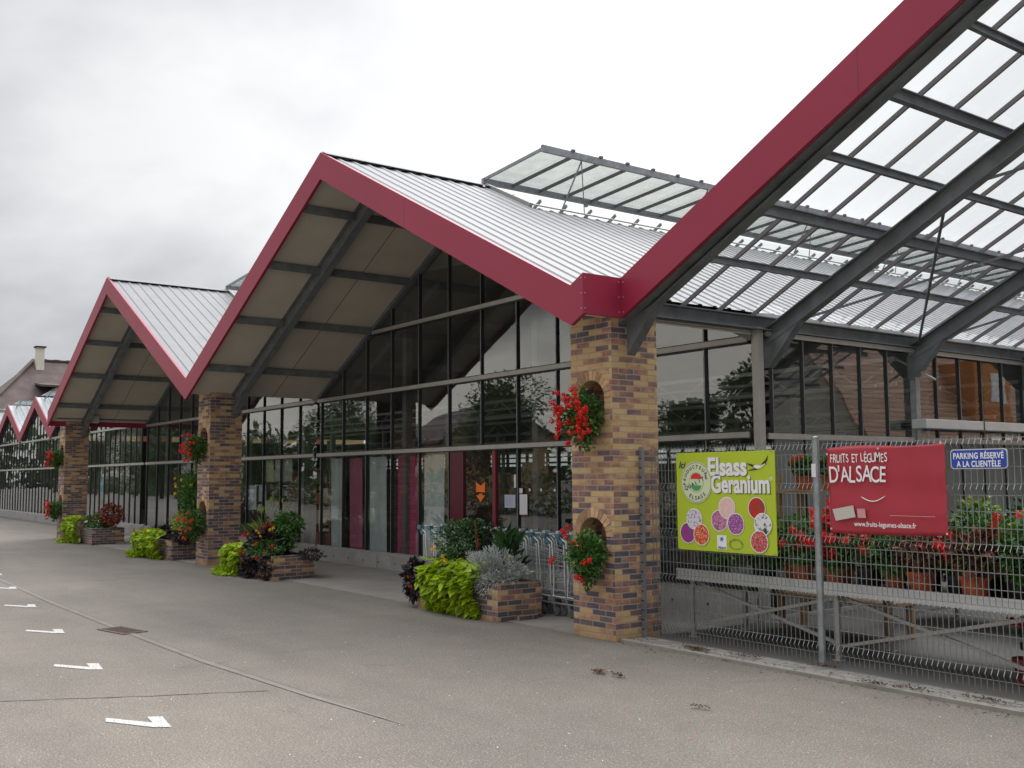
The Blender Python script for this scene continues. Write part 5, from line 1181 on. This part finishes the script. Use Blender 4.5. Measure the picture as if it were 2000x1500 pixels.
spec = [
 (0.95, 8.55, 0.10, 0.15, 'b', 'yellow-green leafy potted plant next to the brick pillar', F_bush(0.17, 0.42, 'yellowg', 420)),
 (1.22, 8.32, 0.10, 0.15, 'b', 'ferny green potted plant under the left edge of the lime sign', F_bush(0.20, 0.26, 'green', 800)),
 (1.6, 8.50, 0.11, 0.17, 'b', 'green potted plant hidden behind the lime sign', F_bush(0.18, 0.30, 'dark', 700)),
 (2.05, 8.45, 0.11, 0.17, 't', 'green geranium in a terracotta pot behind the lime sign', F_bush(0.24, 0.36, 'green', 1100)),
 (2.52, 8.62, 0.12, 0.18, 't', 'tall red geranium in a terracotta pot right of the lime sign', F_ger(0.24, 0.50, 'red', 34)),
 (2.66, 8.30, 0.11, 0.17, 't', 'low bright red geranium beside the round fence post', F_ger(0.18, 0.28, 'red', 22)),
 (2.98, 8.36, 0.12, 0.18, 'b', 'coral pink geranium just right of the round fence post', F_ger(0.19, 0.36, 'coral', 17)),
 (3.30, 8.30, 0.11, 0.17, 't', 'green potted plant with a white tag under the red banner', F_bush(0.21, 0.32, 'green', 1000)),
 (3.58, 8.26, 0.125, 0.19, 't', 'mottled coleus in an orange terracotta pot under the banner centre', F_col(0.20, 0.36)),
 (3.88, 8.34, 0.11, 0.17, 'b', 'deep red geranium in a black pot under the banner', F_ger(0.18, 0.32, 'red', 14)),
 (4.08, 8.24, 0.125, 0.19, 't', 'mottled coleus in an orange terracotta pot below the right end of the banner', F_col(0.20, 0.36)),
 (4.38, 8.40, 0.12, 0.18, 'b', 'bushy green and rust plant in a black pot below the blue plate', F_bush(0.23, 0.36, 'green', 1100)+[('rust_tips', 'rust', lambda mb: bush(mb, (0, 0, 0.42), (0.2, 0.2, 0.14), 90, 0.05, 0.03, shell=0.8))]),
 (4.66, 8.34, 0.12, 0.18, 'b', 'dark bushy potted plant at the right edge of the picture', F_bush(0.24, 0.42, 'dark', 1100)),
 (4.95, 8.36, 0.12, 0.18, 't', 'green bushy plant in a terracotta pot beyond the right edge', F_bush(0.24, 0.42, 'green', 1100)),
 (3.2, 8.85, 0.12, 0.18, 'b', 'leafy green plant in the second row behind the coral geranium', F_bush(0.25, 0.45, 'green', 900)),
 (3.75, 8.9, 0.12, 0.18, 'b', 'leafy green plant in the second row behind the banner', F_bush(0.25, 0.5, 'dark', 900)),
 (4.25, 8.95, 0.12, 0.18, 't', 'grassy green plant in the second row below the blue plate', F_grass(0.2, 0.75)),
 (4.62, 8.95, 0.12, 0.18, 't', 'grassy bright green plant in the second row near the right edge', F_grass(0.22, 0.85)),
 (2.2, 9.0, 0.12, 0.18, 'b', 'red geranium in the second row behind the lime sign', F_ger(0.2, 0.45, 'red', 8)),
 (1.85, 8.28, 0.11, 0.17, 'b', 'low green plant in a black pot below the lime sign centre', F_bush(0.19, 0.27, 'dark', 800)),
 (2.28, 8.30, 0.11, 0.17, 't', 'green plant with a few red blooms below the right corner of the lime sign', F_ger(0.18, 0.30, 'red', 9)),
 (2.82, 8.70, 0.12, 0.18, 'b', 'tall red geranium behind the round fence post', F_ger(0.24, 0.62, 'red', 26)),
 (3.45, 8.60, 0.12, 0.18, 'b', 'bushy green plant with coral blooms in the second row under the banner', F_ger(0.24, 0.40, 'coral', 12)),
 (3.98, 8.62, 0.12, 0.18, 'b', 'bushy green plant in the second row under the right half of the banner', F_bush(0.24, 0.44, 'green', 1100)),
 (4.50, 8.62, 0.12, 0.18, 'b', 'yellow-green plant in the second row near the right edge', F_bush(0.24, 0.50, 'yellowg', 900)),
 (4.20, 8.58, 0.12, 0.18, 'b', 'green plant with deep red blooms in the second row below the blue plate', F_ger(0.22, 0.45, 'red', 12)),
]
for x, y, r, h, k, lab, fo_ in spec: pot(x, y, zb, r, h, M_TERRA if k == 't' else M_BLACKPOT, lab, GP, fo_)
# tall oleander behind at the right edge, and big pots on the ground under the bench
pot(4.95, 9.9, 0.016, 0.2, 0.35, M_BLACKPOT, 'tall dark green oleander rising behind the blue plate', 'large plants in the courtyard', [('foliage', 'green', lambda mb: (bush(mb, (0, 0, 1.35), (0.5, 0.45, 0.75), 2200, 0.13, 0.03, shell=0.15), bush(mb, (0.3, 0.1, 1.9), (0.3, 0.3, 0.4), 500, 0.12, 0.03, shell=0.1)))])
pot(4.2, 10.1, 0.016, 0.18, 0.3, M_BLACKPOT, 'green oleander left of the tallest one, below the blue plate', 'large plants in the courtyard', [('foliage', 'green', lambda mb: bush(mb, (0, 0, 1.0), (0.4, 0.4, 0.4), 1000, 0.12, 0.03, shell=0.15))])
pot(4.38, 8.75, 0.016, 0.18, 0.28, M_BLACKPOT, 'black tub of red geranium standing under the bench at right', 'pots on the ground under the bench', F_ger(0.18, 0.34, 'red', 9))
pot(4.45, 8.32, 0.016, 0.11, 0.22, mat('dark_red_pot', (0.13, 0.015, 0.012), 0.6), 'empty dark red pot on the floor under the bench at right', 'pots on the ground under the bench', [('stub', 'rust', lambda mb: mb.tube([(0, 0, 0.15), (0, 0, 0.24)], 0.01, 5))])
for i in range(9):
    x = 1.9+i*0.62; pot(x, 10.95+0.15*(i % 2), 0.677, 0.12, 0.18, M_TERRA if i % 2 else M_BLACKPOT, 'leafy potted plant on the second bench, partly hidden by the front row', 'potted plants on the second bench', F_bush(0.26, 0.48, random.choice(['green', 'dark', 'yellowg']), 700))
# timber rack with pots behind the lime sign
def rack(x0, x1, y, label, zsh):
    o = thing('timber_rack', label, 'shelf', loc=(x0, y, 0.016)); 
    for x in (x0, x1):
        for yy in (y, y+0.4): mb = MB(); mb.box(x-0.035-x0, x+0.035-x0, yy-0.03-y, yy+0.03-y, 0, 1.72); mb.build('upright', M_WOOD, o)
    for z in zsh: mb = MB(); mb.box(-0.04, x1-x0+0.04, -0.05, 0.46, z, z+0.035); mb.build('shelf_board', M_WOOD, o)
rack(1.15, 2.50, 9.35, 'raw timber shelf rack behind the lime sign', (0.35, 0.9, 1.5))
rack(4.05, 5.6, 9.75, 'raw timber shelf rack at the right behind the blue plate', (0.4, 1.42))
for x, k in ((2.05, 'pink'), (2.28, 'pink'), (1.75, 'red'), (1.4, 'red')):
    pot(x, 9.5, 1.552, 0.10, 0.16, M_TERRA, 'terracotta pot with pale pink geranium on the top of the timber rack' if k == 'pink' else 'terracotta pot with red geranium on the timber rack behind the sign', 'pots on the timber rack', F_ger(0.13, 0.26, k, 4))

# ------------------------------------------------------------------ inside the shop window
def hang(x0, x1, y, z0, z1, color, label, wob=0.02, name='fabric_panel'):
    mb = MB(); n = 14
    for i in range(n+1):
        u = i/n; x = x0+(x1-x0)*u; dy = wob*math.sin(u*11+x0)
        mb.v.append((x+0.02*math.sin(x0*7), y+dy, z0)); mb.v.append((x, y+dy*0.6, z1))
    for i in range(n): mb.f.append((2*i, 2*i+2, 2*i+3, 2*i+1))
    o = mb.build(name, mat('fabric_%02x%02x%02x' % tuple(int(c*255) for c in color), color, 0.85, var=0.15, vscale=3)); s_ = o.modifiers.new('thickness', 'SOLIDIFY'); s_.thickness = 0.002
    tag(o, label, 'fabric panel', 'fabric panels hanging inside the shop window')
HY = 9.98
hang(-11.4, -10.85, HY, 0.06, 2.14, (0.80, 0.86, 0.86), 'pale grey fabric strip, first from the shelves')
hang(-10.55, -9.98, HY, 0.30, 2.14, (0.68, 0.17, 0.31), 'pink fabric strip between the two pale strips inside the window')
hang(-9.66, -9.00, HY, 0.06, 2.14, (0.80, 0.85, 0.86), 'pale strip between the pink and the deep red fabric')
hang(-8.50, -7.80, HY, 0.06, 2.14, (0.58, 0.05, 0.19), 'deep crimson fabric panel hanging inside the window')
hang(-7.52, -6.85, HY, 0.02, 2.14, (0.74, 0.80, 0.82), 'pale blue-grey fabric panel left of the dark red door frame')
for (x0, x1, z0, z1, c, l) in ((-14.3, -13.85, 1.66, 2.18, (0.55, 0.60, 0.30), 'yellowish poster in the window right of the middle pillar'), (-13.75, -12.82, 1.66, 2.18, (0.55, 0.50, 0.50), 'wide printed poster at the top of the lower panes'), (-15.4, -14.85, 0.98, 1.56, (0.55, 0.60, 0.72), 'pale sheet, left one of two in the window'), (-14.7, -14.25, 1.18, 1.58, (0.55, 0.60, 0.68), 'pale sheet, right one of two in the window'), (-28.9, -28.4, 1.25, 1.9, (0.2, 0.45, 0.65), 'light blue sheet in the window right of the farthest pillar')):
    mb = MB(); mb.box(x0, x1, 9.72, 9.724, z0, z1); o = mb.build('window_poster', mat('poster_%02x%02x%02x' % tuple(int(q*255) for q in c), c, 0.7, var=0.25, vscale=9)); tag(o, l, 'poster')
def shelf_unit(x0, x1, y, label, seed):
    rr = random.Random(seed); o = thing('shop_shelf', label, 'shelf', 'shop shelves behind the glass', loc=(x0, y, 0.01))
    mb = MB()
    for x in (0, x1-x0): mb.box(x-0.02, x+0.02, 0, 0.4, 0, 1.9)
    mb.build('uprights', M_WOOD, o)
    for z in (0.25, 0.7, 1.15, 1.6): mb = MB(); mb.box(0.02, x1-x0-0.02, 0, 0.4, z, z+0.02); mb.build('shelf_board', M_WOOD, o)
    cols = [(0.5, 0.42, 0.28), (0.1, 0.1, 0.1), (0.6, 0.6, 0.58), (0.08, 0.16, 0.05), (0.35, 0.12, 0.06)]
    for z in (0.27, 0.72, 1.17, 1.62):
        x = 0.06
        while x < x1-x0-0.25:
            w = rr.uniform(0.1, 0.3); h = rr.uniform(0.12, 0.35); c = rr.choice(cols)
            mb = MB(); mb.box(x, x+w, 0.03, 0.33, z+0.001, z+h); b = mb.build('goods', mat('goods_%d' % int(c[0]*99), c, 0.7), o, bevel=0.01); x += w+rr.uniform(0.02, 0.12)
shelf_unit(-12.7, -11.6, 10.05, 'stocked shelf with beige crates left of the fabric strips', 3)
shelf_unit(-3.6, -0.4, 12.5, 'stocked shelf deep inside, right of the entrance', 5)
shelf_unit(-11, -7, 12.2, 'stocked shelf deep inside behind the fabric strips', 6)
shelf_unit(-18.5, -14.5, 11.5, 'stocked shelf inside the middle hall', 8)
for x, y, h, k in ((-5.0, 11.2, 0.8, 'green'), (-4.4, 11.4, 0.85, 'dark'), (-5.6, 11.6, 0.7, 'green'), (-3.2, 10.6, 1.1, 'dark'), (-2.3, 10.7, 0.9, 'green'), (-1.2, 10.6, 1.3, 'dark'), (-0.5, 10.8, 1.2, 'green'), (-16.5, 10.8, 1.0, 'dark'), (-19, 10.8, 1.1, 'dark'), (-13, 11, 1.2, 'dark')):
    pot(x, y, 0.012, 0.16, 0.3, M_BLACKPOT, 'large leafy plant standing inside behind the shop glass', 'plants inside the shop', [('foliage', k, (lambda hh: lambda mb: bush(mb, (0, 0, hh), (0.38, 0.38, 0.42), 650, 0.16, 0.06, shell=0.1))(h))]+([('blooms', 'orange', (lambda hh: lambda mb: flowers(mb, [(random.gauss(0, 0.16), random.gauss(0, 0.1), hh+0.3+random.random()*0.1) for _ in range(7)], 0.05, 20, 0.05))(h))] if x in (-5.0, -4.4) else []))

# ------------------------------------------------------------------ old house beyond the left end
M_TILE = mat('brown_roof_tile', (0.085, 0.062, 0.058), 0.85, var=0.28, vscale=1.6, bump=0.6, bscale=5)
M_OCHRE = mat('ochre_render', (0.46, 0.33, 0.17), 0.9, var=0.08); M_CREAM = mat('cream_render', (0.62, 0.60, 0.52), 0.9, var=0.06); M_WINR = mat('reddish_shutter', (0.22, 0.05, 0.03), 0.7)
h = thing('old_house', 'old house with steep brown tiled roof, white chimney and dormer beyond the low range', 'building', loc=(-75, 24, 0))
def hp(mb, n, m, par=None, **k):
    b = mb.build(n, m, par or h, **k)
    if not par: b.location = (75, -24, 0)
    return b
EX, EZ, RX, RZ, Y0, Y1 = -69.2, 6.1, -75.0, 10.8, 12.0, 42.0; HY0 = 16.6
mb = MB(); mb.box(-81, -69.9, Y0+0.7, Y1, 0, 6.3); hp(mb, 'wall', M_OCHRE)
mb = MB(); mb.poly([(EX, Y0, EZ), (EX, Y1, EZ), (RX, Y1, RZ), (RX, HY0, RZ)]); mb.poly([(RX*2-EX, Y1, EZ), (RX*2-EX, Y0, EZ), (RX, HY0, RZ), (RX, Y1, RZ)]); mb.poly([(RX*2-EX, Y0, EZ), (EX, Y0, EZ), (RX, HY0, RZ)]); mb.poly([(EX, Y0, EZ-0.12), (EX, Y1, EZ-0.12), (RX*2-EX, Y1, EZ-0.12), (RX*2-EX, Y0, EZ-0.12)])
rf = hp(mb, 'roof', M_TILE)
mb = MB(); mb.beam((EX, Y0, EZ+0.05), (RX, HY0, RZ+0.05), 0.3, 0.18); 
y = HY0
while y < Y1: mb.box(RX-0.15, RX+0.15, y, y+0.42, RZ-0.03, RZ+0.10+0.03*((int(y*2.2)) % 2)); y += 0.45
mb.build('ridge_tiles', M_TILE, rf)
mb = MB(); mb.box(-74.6, -74.0, 16.55, 17.1, 9.5, 11.7); c_ = mb.build('chimney', M_CREAM, rf); 
mb = MB(); mb.box(-74.7, -73.9, 16.45, 17.2, 11.7, 11.8); mb.build('chimney_cap', M_DARK, rf)
mb = MB(); mb.prism([(-73.0, 17.2, 6.9), (-70.4, 17.2, 6.9), (-70.4, 17.2, 8.4), (-72.6, 17.2, 8.4)], (0, 3.2, 0)); dm = hp(mb, 'dormer', M_CREAM)
mb = MB(); mb.hexa([(-73.6, 16.2, 8.85), (-70.0, 16.2, 8.42), (-70.0, 21.2, 8.42), (-73.6, 21.2, 8.85), (-73.6, 16.2, 9.0), (-70.0, 16.2, 8.57), (-70.0, 21.2, 8.57), (-73.6, 21.2, 9.0)]); mb.build('dormer_roof', M_TILE, dm)
for yy in (17.6, 18.8): mb = MB(); mb.box(-70.39, -70.36, yy, yy+0.8, 7.2, 8.2); mb.build('dormer_window', M_GALV, dm)
for i in range(8):
    yy = 14+i*3.2; mb = MB(); mb.box(-69.89, -69.86, yy, yy+1.1, 3.6, 5.2); w = hp(mb, 'window', M_DARK)
    for q in (-0.5, 1.12): mb = MB(); mb.box(-69.89, -69.84, yy+q, yy+q+0.48, 3.6, 5.2); mb.build('shutter', M_WINR, w)
mb = MB(); mb.box(EX-0.05, EX+0.1, Y0, Y1, EZ-0.18, EZ-0.06); hp(mb, 'gutter', M_GALV)
an = MB(); an.tube([(-90, 12.6, 0), (-90, 12.6, 14.2)], 0.05, 5)
for z in (13.9, 12.6, 11.7, 10.9): an.tube([(-90, 11.9, z), (-90, 13.4, z)], 0.035, 4)
o = an.build('roof_antenna', M_GALV); tag(o, 'thin aerial mast at the left edge of the sky', 'antenna')

# ------------------------------------------------------------------ what stands behind and beside the camera (mirrored in the glass)
def tree(x, y, h, r, seed, label, n=6500):
    random.seed(seed); o = thing('broadleaf_tree', label, 'tree', 'trees across the yard, seen mirrored in the glass', loc=(x, y, 0))
    mb = MB(); mb.tube([(0, 0, 0), (0.1, 0, h*0.3), (0.0, 0.1, h*0.75)], [0.22, 0.16, 0.05], 8)
    for i in range(7):
        a = i*0.9; mb.tube([(0.05, 0, h*(0.25+0.05*i)), (math.cos(a)*r*0.6, math.sin(a)*r*0.6, h*(0.5+0.05*i))], [0.08, 0.02], 5)
    mb.build('trunk', M_BARK, o)
    mb = MB()
    for k in range(9):
        a = random.uniform(0, 6.28); q = (math.cos(a)*r*random.uniform(0, 0.6), math.sin(a)*r*random.uniform(0, 0.6), h*random.uniform(0.38, 0.82)); rr = r*random.uniform(0.35, 0.6)
        bush(mb, q, (rr, rr, rr*0.9), n//9, 0.20, 0.13, shell=0.25)
    mb.build('crown', LEAF['tree'], o)
tree(-30.5, -9, 7.2, 3.0, 31, 'dark bushy tree mirrored in the middle of the shop glass')
tree(-37, -13, 6.4, 2.8, 32, 'lower tree beside the dark bushy mirrored one')
tree(-18.1, -12, 6.6, 1.9, 33, 'tree mirrored in the pane right of the nearest pillar')
tree(-22.6, -13, 5.4, 1.8, 34, 'lower tree left of the one mirrored right of the nearest pillar')
tree(-60, -16, 9, 4, 35, 'large tree far down the yard at left')
tree(-75, -8, 9, 4, 36, 'tree at the far left end of the yard')
tree(-48, -11, 5.8, 3.4, 37, 'wide low tree in the middle of the yard boundary')
tree(-55, -13, 6.6, 3.4, 38, 'round tree left of the wide low one')
tree(-66, -12, 5.6, 3.2, 39, 'small tree toward the left end of the yard boundary')
tree(-84, -10, 5.2, 3.4, 40, 'small tree at the far end of the hedge')
tree(-98, -12, 6.5, 4.2, 41, 'round tree at the outer end of the hedge')
tree(-118, -13, 7.5, 4.5, 42, 'large tree past the outer end of the hedge')
tree(-140, -14, 8.5, 5, 43, 'last tree of the hedge line')
random.seed(50)
def house(x, y, rz, L, D, eave, ridge, roofm, wallm, label, nw=4):
    o = thing('house', label, 'building', 'houses across the yard, seen mirrored in the glass', loc=(x, y, 0), rz=rz)
    mb = MB(); mb.box(-L/2, L/2, -D/2, D/2, 0, eave); mb.prism([(-L/2, -D/2, eave), (-L/2, D/2, eave), (-L/2, 0, ridge-0.1)], (L, 0, 0)); mb.build('wall', wallm, o)
    mb = MB(); e = 0.5; k = (ridge-eave)/(D/2)
    for s in (-1, 1): mb.hexa([(-L/2-e, s*(D/2+e), eave-k*e), (L/2+e, s*(D/2+e), eave-k*e), (L/2+e, 0, ridge), (-L/2-e, 0, ridge), (-L/2-e, s*(D/2+e), eave-k*e+0.18), (L/2+e, s*(D/2+e), eave-k*e+0.18), (L/2+e, 0, ridge+0.18), (-L/2-e, 0, ridge+0.18)])
    mb.build('roof', roofm, o)
    for s in (-1, 1):
        for i in range(nw):
            xx = -L/2+L*(i+0.5)/nw
            for z in ([1.0] if eave < 4.5 else [1.0, 3.8]):
                mb = MB(); yv = s*(D/2); mb.box(xx-0.55, xx+0.55, min(yv, yv+s*0.03), max(yv, yv+s*0.03), z, z+1.3); w = mb.build('window', M_DARK, o)
                mb = MB(); 
                for a, b_ in ((-0.6, -0.5), (0.5, 0.6), (-0.04, 0.04)): mb.box(xx+a, xx+b_, min(yv+s*0.031, yv+s*0.05), max(yv+s*0.031, yv+s*0.05), z-0.05, z+1.35)
                mb.build('frame', M_WHITE, w)
    return o
M_TILEB = bpy.data.materials.new('banded_clay_tile'); M_TILEB.use_nodes = True; t = M_TILEB.node_tree
tc_ = t.nodes.new('ShaderNodeTexCoord'); sz = t.nodes.new('ShaderNodeSeparateXYZ'); K(t, tc_.outputs['Object'], sz.inputs[0])
w_ = mth(t, 'FRACT', mth(t, 'MULTIPLY', sz.outputs[2], 4.0)); n_ = noise(t, mapping(t, tc_.outputs['Object'], (2, 2, 8)), 2.0, 4)
K(t, mixc(t, mth(t, 'GREATER_THAN', w_, 0.75), ramp(t, n_, [(0.3, (0.26, 0.12, 0.06)), (0.7, (0.40, 0.20, 0.10))]), (0.10, 0.05, 0.03)), t.nodes['Principled BSDF'].inputs['Base Color'])
hb = house(27, 57, R(92), 30, 13, 3.6, 13.5, M_TILEB, M_CREAM, 'house with clay tiled roof standing right of the courtyard')
mb = MB(); mb.box(-6, -2.5, 3.2, 6.4, 4, 7.6); dmr = mb.build('dormer', mat('orange_render', (0.55, 0.20, 0.05), 0.8), hb)
for xx in (-5.4, -3.8): mb = MB(); mb.box(xx, xx+0.9, 6.4, 6.43, 5.4, 6.9); mb.build('dormer_window', M_WHITE, dmr)
house(-68, -32, R(20), 22, 9, 5.0, 8.0, M_TILE, M_OCHRE, 'long cream two storey house across the yard at left', 6)
house(-20, -36, R(0), 14, 8, 4.0, 7.0, M_TILE, M_CREAM, 'white house across the yard behind the trees', 4)
house(-130, -26, R(70), 16, 9, 5.6, 9.0, M_TILE, M_CREAM, 'cream house closing the far left end of the yard', 4)
mb = MB()
for i in range(60):
    bush(mb, (-10-i*2.4, -9-0.16*i+random.uniform(-0.5, 0.5), 0.95), (1.5, 0.8, 1.1), 420, 0.2, 0.13, shell=0.5)
tag(mb.build('boundary_hedge', LEAF['tree']), 'long low hedge along the far side of the yard', 'hedge')

mb = MB(); random.seed(77)  # unseen woods added to keep bright low sky out of the pane reflections
for i in range(64):
    a = R(172+i*2.1); q = (8+260*math.cos(a), 20+260*math.sin(a), random.uniform(4, 7)); bush(mb, q, (8, 8, random.uniform(6, 9)), 150, 3.2, 2.4, shell=0.4)
tag(mb.build('occluder_woods', LEAF['tree']), 'added far line of woods hiding the bright horizon sky from the glass', 'woods', kind='stuff')
